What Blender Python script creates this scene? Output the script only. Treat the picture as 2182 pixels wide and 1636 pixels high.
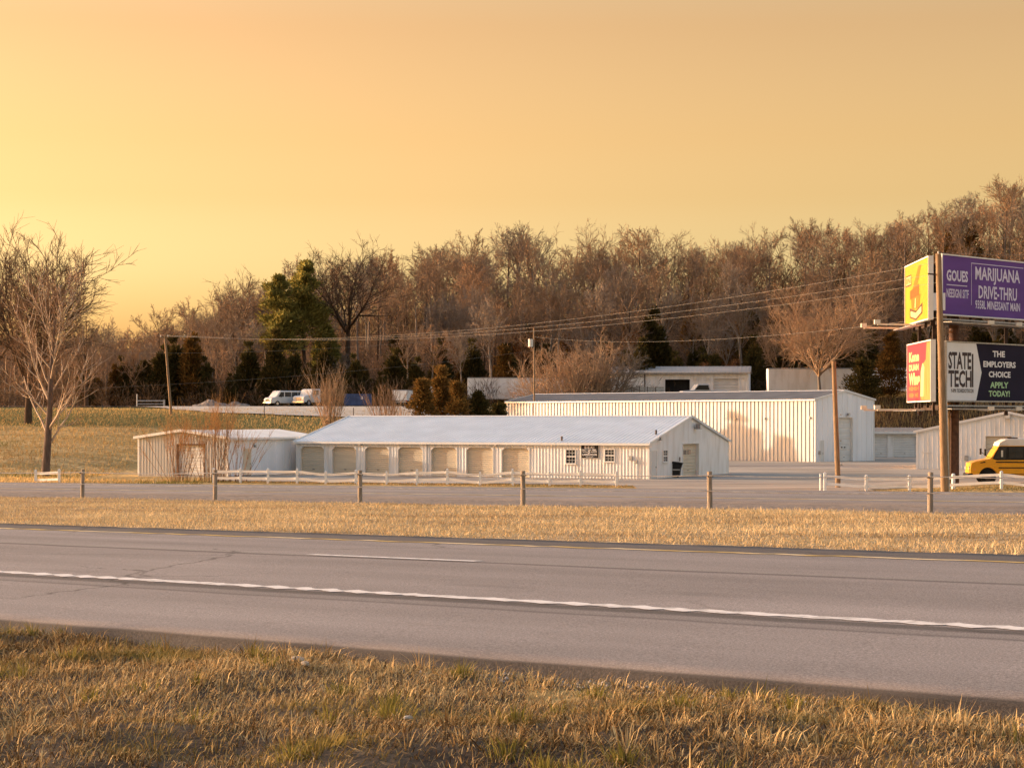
import bpy, bmesh, math, random
import numpy as np
from mathutils import Vector, Matrix

for _o in list(bpy.data.objects):
    bpy.data.objects.remove(_o)
SC = bpy.context.scene
COL = SC.collection
R = math.radians

# ------------------------------------------------------------------ camera, sky, sun, exposure
F = 4600.0            # focal length in photo pixels (photo 2182 x 1636)
CXP, HOR = 1091.0, 888.0
H = 5.2               # eye height above the yard
cam_d = bpy.data.cameras.new('camera')
cam = bpy.data.objects.new('camera', cam_d)
COL.objects.link(cam)
cam.location = (0, 0, H)
cam.rotation_euler = (R(90), 0, 0)
cam_d.sensor_width = 36.0
cam_d.sensor_fit = 'HORIZONTAL'
cam_d.lens = 36.0 * F / 2182.0
cam_d.shift_y = (HOR - 818.0) / 2182.0
cam_d.clip_start = 0.5
cam_d.clip_end = 6000
SC.camera = cam

SUN_EL, SUN_FWD = 9.0, 15.0          # sun low on the left, a little beyond the picture plane
_az = R(180 - SUN_FWD)               # direction towards the sun in the xy plane
sun_dir = Vector((math.cos(_az) * math.cos(R(SUN_EL)), math.sin(_az) * math.cos(R(SUN_EL)), math.sin(R(SUN_EL))))
W = bpy.data.worlds.new('World')
SC.world = W
W.use_nodes = True
nt = W.node_tree
nt.nodes.clear()
w_out = nt.nodes.new('ShaderNodeOutputWorld')
w_bg = nt.nodes.new('ShaderNodeBackground')
w_sky = nt.nodes.new('ShaderNodeTexSky')
w_sky.sky_type = 'NISHITA'
w_sky.sun_disc = False
w_sky.sun_elevation = R(SUN_EL)
w_sky.sun_rotation = math.atan2(sun_dir.x, sun_dir.y)
w_sky.altitude = 200
w_sky.air_density = 1.0
w_sky.dust_density = 5.0
w_sky.ozone_density = 1.0
# the evening tint of the sky: amber low down, fading to a plain pale sky overhead
w_tc = nt.nodes.new('ShaderNodeTexCoord')
w_sep = nt.nodes.new('ShaderNodeSeparateXYZ')
w_ramp = nt.nodes.new('ShaderNodeValToRGB')
cr = w_ramp.color_ramp
SKY_TINT = [(0.0, (2.1, 1.45, 0.95)), (0.04, (1.72, 1.26, 0.86)), (0.065, (1.42, 1.08, 0.74)), (0.10, (1.25, 0.775, 0.42)), (0.127, (1.23, 0.685, 0.33)), (0.178, (1.15, 0.585, 0.272)),
            (0.26, (1.12, 0.72, 0.44)), (0.42, (1.08, 0.95, 0.86)), (1.0, (1.06, 1.05, 1.08))]
cr.elements[0].position = SKY_TINT[0][0]
cr.elements[0].color = (*SKY_TINT[0][1], 1)
cr.elements[1].position = SKY_TINT[-1][0]
cr.elements[1].color = (*SKY_TINT[-1][1], 1)
for _p, _c in SKY_TINT[1:-1]:
    e = cr.elements.new(_p)
    e.color = (*_c, 1)
w_mul = nt.nodes.new('ShaderNodeMixRGB')
w_mul.blend_type = 'MULTIPLY'
w_mul.inputs[0].default_value = 1.0
nt.links.new(w_tc.outputs['Generated'], w_sep.inputs[0])
nt.links.new(w_sep.outputs['Z'], w_ramp.inputs[0])
nt.links.new(w_sky.outputs[0], w_mul.inputs[1])
nt.links.new(w_ramp.outputs[0], w_mul.inputs[2])
nt.links.new(w_mul.outputs[0], w_bg.inputs['Color'])
w_bg.inputs['Strength'].default_value = 0.15
nt.links.new(w_bg.outputs[0], w_out.inputs[0])

sun_d = bpy.data.lights.new('sun', 'SUN')
sun_d.energy = 2.0
sun_d.angle = R(0.5)
sun_d.color = (1.0, 0.80, 0.58)
sun = bpy.data.objects.new('sun', sun_d)
COL.objects.link(sun)
sun.rotation_euler = sun_dir.to_track_quat('Z', 'Y').to_euler()
sun.location = (-60, 40, 80)

SC.view_settings.view_transform = 'Standard'
SC.view_settings.look = 'None'
SC.view_settings.exposure = 1.6
SC.view_settings.gamma = 1.0
SC.cycles.max_bounces = 6
SC.cycles.diffuse_bounces = 3
SC.cycles.transparent_max_bounces = 6

# ------------------------------------------------------------------ helpers
def P(px, py, d):
    "photo pixel + distance in metres -> point of the place"
    return Vector(((px - CXP) * d / F, d, H - (py - HOR) * d / F))

def XA(px, d):
    return (px - CXP) * d / F

def tag(o, label=None, cat=None, group=None, kind=None):
    if label: o['label'] = label
    if cat: o['category'] = cat
    if group: o['group'] = group
    if kind: o['kind'] = kind
    return o

def empty(name, loc=(0, 0, 0), rz=0.0, label=None, cat=None, group=None):
    o = bpy.data.objects.new(name, None)
    COL.objects.link(o)
    o.location = loc
    o.rotation_euler = (0, 0, rz)
    o.empty_display_size = 0.3
    return tag(o, label, cat, group)

def link(name, mesh, material=None, parent=None):
    o = bpy.data.objects.new(name, mesh)
    if material is not None and not mesh.materials:
        mesh.materials.append(material)
    COL.objects.link(o)
    if parent is not None:
        o.parent = parent
    return o

def np_mesh(name, verts, faces, smooth=False):
    "verts (n,3) array, faces list of (m,k) int arrays"
    me = bpy.data.meshes.new(name)
    verts = np.asarray(verts, dtype=np.float32).reshape(-1, 3)
    if not isinstance(faces, (list, tuple)):
        faces = [faces]
    faces = [np.asarray(f, dtype=np.int32) for f in faces if len(f)]
    tot = [np.full(len(f), f.shape[1], dtype=np.int32) for f in faces]
    tot = np.concatenate(tot)
    loops = np.concatenate([f.ravel() for f in faces])
    me.vertices.add(len(verts))
    me.vertices.foreach_set('co', verts.ravel())
    me.loops.add(len(loops))
    me.loops.foreach_set('vertex_index', loops)
    me.polygons.add(len(tot))
    st = np.zeros(len(tot), dtype=np.int32)
    st[1:] = np.cumsum(tot)[:-1]
    me.polygons.foreach_set('loop_start', st)
    me.polygons.foreach_set('loop_total', tot)
    if smooth:
        me.polygons.foreach_set('use_smooth', np.ones(len(tot), dtype=bool))
    me.update(calc_edges=True)
    me.validate()
    return me

class MB:
    "collects simple shapes into one mesh"
    def __init__(s):
        s.v = []; s.f = []
    def add(s, vs, fs):
        b = len(s.v)
        s.v += [tuple(v) for v in vs]
        s.f += [tuple(i + b for i in f) for f in fs]
        return s
    def box(s, x0, y0, z0, x1, y1, z1):
        x0, x1 = min(x0, x1), max(x0, x1); y0, y1 = min(y0, y1), max(y0, y1); z0, z1 = min(z0, z1), max(z0, z1)
        return s.add([(x0,y0,z0),(x1,y0,z0),(x1,y1,z0),(x0,y1,z0),(x0,y0,z1),(x1,y0,z1),(x1,y1,z1),(x0,y1,z1)],
                     [(0,3,2,1),(4,5,6,7),(0,1,5,4),(1,2,6,5),(2,3,7,6),(3,0,4,7)])
    def quad(s, a, b, c, d):
        return s.add([a, b, c, d], [(0, 1, 2, 3)])
    def bar(s, a, b, w, h=None, up=(0, 0, 1)):
        h = w if h is None else h
        a, b = Vector(a), Vector(b)
        d = (b - a).normalized()
        u = Vector(up)
        if abs(d.dot(u)) > 0.95: u = Vector((1, 0, 0))
        r = d.cross(u).normalized(); u = r.cross(d)
        vs = []
        for p in (a, b):
            for i, j in ((-1,-1),(1,-1),(1,1),(-1,1)):
                vs.append(p + r * (i * w / 2) + u * (j * h / 2))
        return s.add(vs, [(0,3,2,1),(4,5,6,7),(0,1,5,4),(1,2,6,5),(2,3,7,6),(3,0,4,7)])
    def tube(s, pts, rad, n=8, cap=True):
        pts = [Vector(p) for p in pts]
        rs = rad if isinstance(rad, (list, tuple)) else [rad] * len(pts)
        vs, fs = [], []
        d0 = (pts[1] - pts[0]).normalized()
        ref = Vector((1, 0, 0)) if abs(d0.x) < 0.8 else Vector((0, 1, 0))
        for i, p in enumerate(pts):
            d = (pts[min(i+1, len(pts)-1)] - pts[max(i-1, 0)]).normalized()
            r = d.cross(ref).normalized(); u = r.cross(d)
            for k in range(n):
                a = 2 * math.pi * k / n
                vs.append(p + (r * math.cos(a) + u * math.sin(a)) * rs[i])
        for i in range(len(pts) - 1):
            for k in range(n):
                k2 = (k + 1) % n
                fs.append((i*n+k, i*n+k2, (i+1)*n+k2, (i+1)*n+k))
        if cap:
            fs.append(tuple(range(n - 1, -1, -1)))
            fs.append(tuple((len(pts)-1)*n + k for k in range(n)))
        return s.add(vs, fs)
    def prism(s, poly, axis, a, b):
        "poly: list of 2D points, extruded along axis from a to b ('x': poly in y,z; 'y': poly in x,z; 'z': poly in x,y)"
        def m(p, t):
            return {'x': (t, p[0], p[1]), 'y': (p[0], t, p[1]), 'z': (p[0], p[1], t)}[axis]
        n = len(poly)
        vs = [m(p, a) for p in poly] + [m(p, b) for p in poly]
        fs = [tuple(range(n - 1, -1, -1)), tuple(range(n, 2 * n))]
        fs += [(i, (i+1) % n, n + (i+1) % n, n + i) for i in range(n)]
        return s.add(vs, fs)
    def build(s, name, material=None, parent=None, smooth=False, bevel=0.0):
        me = bpy.data.meshes.new(name)
        me.from_pydata(s.v, [], s.f)
        bm = bmesh.new(); bm.from_mesh(me)
        bmesh.ops.recalc_face_normals(bm, faces=bm.faces)
        if bevel > 0:
            bmesh.ops.bevel(bm, geom=[e for e in bm.edges if e.is_manifold and e.calc_face_angle(0) > 0.5], offset=bevel, segments=2, affect='EDGES', profile=0.5)
        bm.to_mesh(me); bm.free()
        if smooth:
            for p in me.polygons: p.use_smooth = True
        return link(name, me, material, parent)

def smooth_by_angle(o, ang=35):
    me = o.data
    for p in me.polygons: p.use_smooth = True
    try:
        me.set_sharp_from_angle(angle=R(ang))
    except Exception:
        pass
    return o

def copy_tree(o, parent=None):
    c = o.copy(); COL.objects.link(c); c.parent = parent
    for ch in list(o.children): copy_tree(ch, c)
    return c

# ------------------------------------------------------------------ materials
def mat(name, col, rough=0.7, var=0.12, scale=3.0, col2=None, metal=0.0, bump=0.0, bscale=40.0, spec=0.3, stretch=(1, 1, 1), detail=4.0, contrast=(0.35, 0.65), coords='Object'):
    m = bpy.data.materials.new(name); m.use_nodes = True
    n = m.node_tree; b = n.nodes['Principled BSDF']
    b.inputs['Roughness'].default_value = rough
    b.inputs['Metallic'].default_value = metal
    b.inputs['Specular IOR Level'].default_value = spec
    tc = n.nodes.new('ShaderNodeTexCoord')
    mp = n.nodes.new('ShaderNodeMapping'); mp.inputs['Scale'].default_value = stretch
    n.links.new(tc.outputs[coords], mp.inputs[0])
    nz = n.nodes.new('ShaderNodeTexNoise'); nz.inputs['Scale'].default_value = scale; nz.inputs['Detail'].default_value = detail
    n.links.new(mp.outputs[0], nz.inputs['Vector'])
    rp = n.nodes.new('ShaderNodeValToRGB')
    rp.color_ramp.elements[0].position, rp.color_ramp.elements[1].position = contrast
    c2 = col2 if col2 is not None else tuple(c * (1 - var) for c in col)
    c1 = col if col2 is not None else tuple(min(1, c * (1 + var)) for c in col)
    rp.color_ramp.elements[0].color = (*c2, 1); rp.color_ramp.elements[1].color = (*c1, 1)
    n.links.new(nz.outputs['Fac'], rp.inputs[0]); n.links.new(rp.outputs[0], b.inputs['Base Color'])
    if bump > 0:
        n2 = n.nodes.new('ShaderNodeTexNoise'); n2.inputs['Scale'].default_value = bscale; n2.inputs['Detail'].default_value = 5
        n.links.new(tc.outputs[coords], n2.inputs['Vector'])
        bp = n.nodes.new('ShaderNodeBump'); bp.inputs['Strength'].default_value = bump; bp.inputs['Distance'].default_value = 0.02
        n.links.new(n2.outputs['Fac'], bp.inputs['Height']); n.links.new(bp.outputs[0], b.inputs['Normal'])
    return m

def leafy(name, c_lo, c_hi, trans=0.25, rough=0.7, attr=True, patch=None, pscale=0.6):
    "blades and sprays: colour from a per-blade value, some light through"
    m = bpy.data.materials.new(name); m.use_nodes = True
    n = m.node_tree; n.nodes.clear()
    out = n.nodes.new('ShaderNodeOutputMaterial')
    at = n.nodes.new('ShaderNodeAttribute'); at.attribute_name = 'tint'
    rp = n.nodes.new('ShaderNodeValToRGB')
    rp.color_ramp.elements[0].color = (*c_lo, 1); rp.color_ramp.elements[1].color = (*c_hi, 1)
    n.links.new(at.outputs['Fac'], rp.inputs[0])
    colr = rp.outputs[0]
    if patch is not None:
        tc = n.nodes.new('ShaderNodeTexCoord')
        nz = n.nodes.new('ShaderNodeTexNoise'); nz.inputs['Scale'].default_value = pscale; nz.inputs['Detail'].default_value = 3
        n.links.new(tc.outputs['Object'], nz.inputs['Vector'])
        r2 = n.nodes.new('ShaderNodeValToRGB'); r2.color_ramp.elements[0].position = 0.52; r2.color_ramp.elements[1].position = 0.66
        r2.color_ramp.elements[0].color = (0, 0, 0, 1); r2.color_ramp.elements[1].color = (1, 1, 1, 1)
        n.links.new(nz.outputs['Fac'], r2.inputs[0])
        mx = n.nodes.new('ShaderNodeMixRGB'); mx.inputs[2].default_value = (*patch, 1)
        n.links.new(r2.outputs[0], mx.inputs[0]); n.links.new(colr, mx.inputs[1]); colr = mx.outputs[0]
    d = n.nodes.new('ShaderNodeBsdfDiffuse'); t = n.nodes.new('ShaderNodeBsdfTranslucent'); x = n.nodes.new('ShaderNodeMixShader')
    n.links.new(colr, d.inputs[0]); n.links.new(colr, t.inputs[0])
    x.inputs[0].default_value = trans
    n.links.new(d.outputs[0], x.inputs[1]); n.links.new(t.outputs[0], x.inputs[2]); n.links.new(x.outputs[0], out.inputs[0])
    return m

def glass(name, col=(0.03, 0.035, 0.04), rough=0.08):
    return mat(name, col, rough=rough, var=0.2, scale=1.0, spec=0.6)

M = {}
M['white_metal'] = mat('white_metal', (0.83, 0.82, 0.80), rough=0.45, col2=(0.64, 0.61, 0.56), contrast=(0.22, 0.55), scale=1.3, detail=7, spec=0.4, stretch=(1, 1, 0.25))
M['cream_metal'] = mat('cream_metal', (0.58, 0.565, 0.54), rough=0.45, col2=(0.49, 0.475, 0.44), contrast=(0.2, 0.6), scale=1.0, detail=7, spec=0.4, stretch=(1, 1, 0.25))
M['grey_metal'] = mat('grey_metal', (0.82, 0.83, 0.85), rough=0.45, var=0.06, scale=0.6, spec=0.4, stretch=(1, 1, 0.25))
M['pale_roof'] = mat('pale_roof', (0.72, 0.74, 0.75), rough=0.38, var=0.06, scale=0.5, spec=0.5)
M['dark_roof'] = mat('dark_roof', (0.17, 0.165, 0.165), rough=0.75, var=0.12, scale=0.5, spec=0.4)
M['tan_roof'] = mat('tan_roof', (0.42, 0.37, 0.32), rough=0.6, var=0.2, scale=0.4, stretch=(.2, 1, 1))
M['trim_white'] = mat('trim_white', (0.78, 0.76, 0.72), rough=0.5, var=0.04, scale=2)
M['tan_door'] = mat('tan_door', (0.63, 0.54, 0.41), rough=0.5, var=0.07, scale=1.2, stretch=(0.3, 1, 2))
M['white_door'] = mat('white_door', (0.68, 0.67, 0.64), rough=0.5, var=0.06, scale=1.2)
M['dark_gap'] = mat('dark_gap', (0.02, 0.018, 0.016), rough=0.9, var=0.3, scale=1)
M['concrete'] = mat('concrete', (0.40, 0.38, 0.35), rough=0.9, var=0.15, scale=2, bump=0.2)
M['glass'] = glass('glass')
M['black_plastic'] = mat('black_plastic', (0.012, 0.012, 0.013), rough=0.45, var=0.3, scale=2)
M['black_sign'] = mat('black_sign', (0.015, 0.013, 0.014), rough=0.5, var=0.15, scale=2)
M['print_white'] = mat('print_white', (0.80, 0.78, 0.78), rough=0.6, var=0.04, scale=2)
M['vinyl'] = mat('vinyl', (0.86, 0.85, 0.83), rough=0.4, var=0.05, scale=1.5, spec=0.4)
M['steel'] = mat('steel', (0.30, 0.29, 0.28), rough=0.4, var=0.2, scale=5, metal=0.6)
M['galv'] = mat('galv', (0.42, 0.40, 0.37), rough=0.5, var=0.2, scale=6, metal=0.3)
M['post_wood'] = mat('post_wood', (0.30, 0.24, 0.18), rough=0.85, var=0.3, scale=6, stretch=(6, 6, 0.6), bump=0.3, bscale=20)
M['pole_wood'] = mat('pole_wood', (0.27, 0.18, 0.105), rough=0.85, var=0.3, scale=5, stretch=(5, 5, 0.3), bump=0.4, bscale=15)
M['rust'] = mat('rust', (0.10, 0.05, 0.032), rough=0.75, var=0.35, scale=3, bump=0.1)
M['dark_steel'] = mat('dark_steel', (0.055, 0.035, 0.028), rough=0.6, var=0.3, scale=4)
M['lamp_white'] = mat('lamp_white', (0.72, 0.68, 0.60), rough=0.5, var=0.08, scale=4)
M['wire'] = mat('wire', (0.32, 0.29, 0.25), rough=0.5, var=0.1, scale=1, metal=0.2)
M['tyre'] = mat('tyre', (0.012, 0.012, 0.012), rough=0.8, var=0.3, scale=8)
M['chrome'] = mat('chrome', (0.5, 0.5, 0.5), rough=0.25, var=0.1, scale=3, metal=0.8)
M['van_white'] = mat('van_white', (0.55, 0.55, 0.55), rough=0.3, var=0.05, scale=1.5, spec=0.5)
M['bus_yellow'] = mat('bus_yellow', (0.80, 0.38, 0.015), rough=0.33, var=0.06, scale=1.2, spec=0.5)
M['bus_roof'] = mat('bus_roof', (0.78, 0.77, 0.74), rough=0.45, var=0.05, scale=1.5)
M['container_blue'] = mat('container_blue', (0.055, 0.085, 0.19), rough=0.5, var=0.2, scale=1.5)
M['amber'] = mat('amber', (0.8, 0.35, 0.08), rough=0.3, var=0.05)
# ------------------------------------------------------------------ the lie of the land
# highway frame: s = across (away from the camera), t = along (to the left and away)
SV = Vector((0.6561, 0.7547)); TV = Vector((-0.7547, 0.6561))
HWY_ROT = math.atan2(0.7547, 0.6561)
S_EDGE, S_WHITE, S_LANE, S_YEL, S_GRASS = 10.62, 14.45, 18.1, 21.75, 23.55
S_CABLE, S_R2A, S_R2B = 39.2, 42.9, 53.9

def ss(a, b, x):
    t = np.clip((np.asarray(x, dtype=float) - a) / (b - a), 0, 1)
    return t * t * (3 - 2 * t)

_rn = np.random.RandomState(5)
_wav = [( _rn.uniform(-1, 1), _rn.uniform(-1, 1), _rn.uniform(0, 6.28)) for _ in range(10)]
def wob(x, y, freq):
    "cheap smooth noise, about -1..1"
    r = 0
    for a, b, c in _wav:
        r = r + np.sin((a * x + b * y) * freq + c * 7 + np.sin((b * x - a * y) * freq * 0.7 + c))
    return r / 4.5

def road_z(t):
    return 3.744 - 0.0138 * np.clip(t, -120, 230)

HILL_X = [-260, -150, -110, -72, -48, -30, 0, 46, 74, 96, 150, 260]
HILL_A = [3, 3, 2.5, 4, 11, 16, 19, 19, 22, 26.5, 31, 33]

def far_z(x, y):
    ys = np.interp(x, [-46, -14], [190, 214])
    left = 6.6 * np.clip((y - ys) / (298 - ys), 0, 1) ** 1.15 * (1 - 0.12 * ss(298, 299, y)) 
    left = 6.5 * ss(-0.25, 1.0, (y - ys) / (298 - ys)) * np.clip((y - ys) / 12, 0, 1)
    rightz = 6.8 * ss(297, 309, y)
    right2 = 8.0 * ss(284, 304, y)
    wl = 1 - ss(-12, 4, x)
    wr = ss(36, 52, x)
    z = left * wl + (rightz * (1 - wr) + right2 * wr) * (1 - wl)
    z = z + np.interp(x, HILL_X, HILL_A) * ss(322, 455, y)
    z = z + 0.25 * wob(x, y, 0.09) * ss(320, 345, y) 
    z = z + 0.12 * wob(x, y, 0.22) * ss(205, 220, y) * wl * (1 - ss(275, 285, y))
    z = z + 0.35 * ss(27, 34, x) * ss(143, 149, y) * (1 - ss(170, 185, y))
    z = z + 6 * ss(480, 620, y) * (1 - ss(-90, -40, x))
    return z

def gz(x, y):
    x = np.asarray(x, dtype=float); y = np.asarray(y, dtype=float)
    s = SV.x * x + SV.y * y; t = TV.x * x + TV.y * y
    rz = road_z(t)
    prof = np.interp(s, [-80, -30, 2, 9.6, 10.5, 10.9, 23.4, 23.8, 29, 39, 42.7, 43.2, 53.6, 54.2, 55.5],
                        [-3, -0.9, -0.16, -0.12, -0.09, -0.16, -0.16, -0.05, -0.10, -0.22, -0.24, -0.36, -0.36, -0.30, -0.42])
    hz = rz + prof
    fz = far_z(x, y)
    k = ss(54.5, 66.0, s)
    return hz * (1 - k) + fz * k

def G(x, y):
    return float(gz(x, y))

# ---- ground material: dry grass, green tinge, leaf litter under the wood
def ground_material():
    m = bpy.data.materials.new('ground_cover'); m.use_nodes = True
    n = m.node_tree; b = n.nodes['Principled BSDF']
    b.inputs['Roughness'].default_value = 0.95; b.inputs['Specular IOR Level'].default_value = 0.05
    tc = n.nodes.new('ShaderNodeTexCoord')
    def noise(sc, det=5, stretch=None):
        z = n.nodes.new('ShaderNodeTexNoise'); z.inputs['Scale'].default_value = sc; z.inputs['Detail'].default_value = det
        if stretch:
            mp = n.nodes.new('ShaderNodeMapping'); mp.inputs['Scale'].default_value = stretch
            n.links.new(tc.outputs['Object'], mp.inputs[0]); n.links.new(mp.outputs[0], z.inputs['Vector'])
        else:
            n.links.new(tc.outputs['Object'], z.inputs['Vector'])
        return z.outputs['Fac']
    def ramp(f, p0, c0, p1, c1):
        r = n.nodes.new('ShaderNodeValToRGB')
        r.color_ramp.elements[0].position = p0; r.color_ramp.elements[1].position = p1
        r.color_ramp.elements[0].color = (*c0, 1); r.color_ramp.elements[1].color = (*c1, 1)
        n.links.new(f, r.inputs[0]); return r.outputs[0]
    def mix(f, a, c):
        x = n.nodes.new('ShaderNodeMixRGB')
        n.links.new(f, x.inputs[0]); n.links.new(a, x.inputs[1]); n.links.new(c, x.inputs[2]); return x.outputs[0]
    dry = ramp(noise(1.7, 8), 0.35, (0.30, 0.20, 0.09), 0.68, (0.70, 0.50, 0.23))
    dry = mix(ramp(noise(0.22, 3, (0.35, 1.6, 1)), 0.45, (0, 0, 0), 0.6, (0.8, 0.8, 0.8)), dry, ramp(noise(2.5, 6), 0.3, (0.22, 0.17, 0.07), 0.7, (0.36, 0.27, 0.115)))  # darker streaks: greenish grass, with shadow streaks painted into the colour
    green = ramp(noise(1.3, 6), 0.35, (0.09, 0.10, 0.03), 0.7, (0.20, 0.18, 0.07))
    litter = ramp(noise(0.9, 8), 0.3, (0.045, 0.026, 0.014), 0.7, (0.13, 0.075, 0.04))
    at = n.nodes.new('ShaderNodeAttribute'); at.attribute_name = 'zone'
    sp = n.nodes.new('ShaderNodeSeparateColor'); n.links.new(at.outputs['Color'], sp.inputs[0])
    def soft(sock):
        a = n.nodes.new('ShaderNodeMath'); a.operation = 'MULTIPLY_ADD'
        n.links.new(noise(0.35, 6, (0.4, 1.5, 1)), a.inputs[0]); a.inputs[1].default_value = 0.9
        s2 = n.nodes.new('ShaderNodeMath'); s2.operation = 'SUBTRACT'; n.links.new(sock, s2.inputs[0]); s2.inputs[1].default_value = 0.45
        n.links.new(s2.outputs[0], a.inputs[2])
        return ramp(a.outputs[0], 0.35, (0, 0, 0), 0.65, (1, 1, 1))
    c = mix(soft(sp.outputs['Red']), dry, green)
    c = mix(soft(sp.outputs['Green']), c, litter)
    n.links.new(c, b.inputs['Base Color'])
    bp = n.nodes.new('ShaderNodeBump'); bp.inputs['Strength'].default_value = 0.6; bp.inputs['Distance'].default_value = 0.25
    n.links.new(noise(2.2, 8), bp.inputs['Height']); n.links.new(bp.outputs[0], b.inputs['Normal'])
    return m
M['ground'] = ground_material()

def grid_mesh(name, S, T, zfun, off=0.0):
    ns, ntt = len(S), len(T)
    A, B = np.meshgrid(S, T, indexing='ij')
    X = SV.x * A + TV.x * B; Y = SV.y * A + TV.y * B
    Z = zfun(X, Y) + off
    v = np.stack([X, Y, Z], -1).reshape(-1, 3)
    idx = np.arange(ns * ntt).reshape(ns, ntt)
    f = np.stack([idx[:-1, :-1], idx[1:, :-1], idx[1:, 1:], idx[:-1, 1:]], -1).reshape(-1, 4)
    return np_mesh(name, v, f, smooth=True), X, Y

Sg = np.concatenate([np.arange(-300, -40, 20), np.arange(-40, 0, 4), np.arange(0, 24, 0.6), np.arange(24, 70, 1.0), np.arange(70, 360, 2.2), np.arange(360, 560, 6), np.arange(560, 2600, 60)])
Tg = np.concatenate([np.arange(-1500, -160, 50), np.arange(-160, 330, 2.6), np.arange(330, 560, 8), np.arange(560, 1600, 60)])
gm, GX, GY = grid_mesh('ground', Sg, Tg, gz)
zone = np.zeros((GX.size, 4), dtype=np.float32); zone[:, 3] = 1
_x, _y = GX.ravel(), GY.ravel()
zone[:, 0] = ss(236, 250, _y) * (1 - ss(290, 300, _y)) * (1 - ss(-16, 0, _x)) * 0.9 + 0.25 * (1 - ss(40, 60, _y))
zone[:, 1] = np.maximum(ss(303, 314, _y), ss(286, 296, _y) * ss(30, 44, _x))
ca = gm.color_attributes.new('zone', 'FLOAT_COLOR', 'POINT')
ca.data.foreach_set('color', zone.ravel())
ground = link('ground', gm, M['ground'])
tag(ground, 'dry grass and leaf litter land rolling up to the wooded hill', None, None, 'structure')

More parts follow.
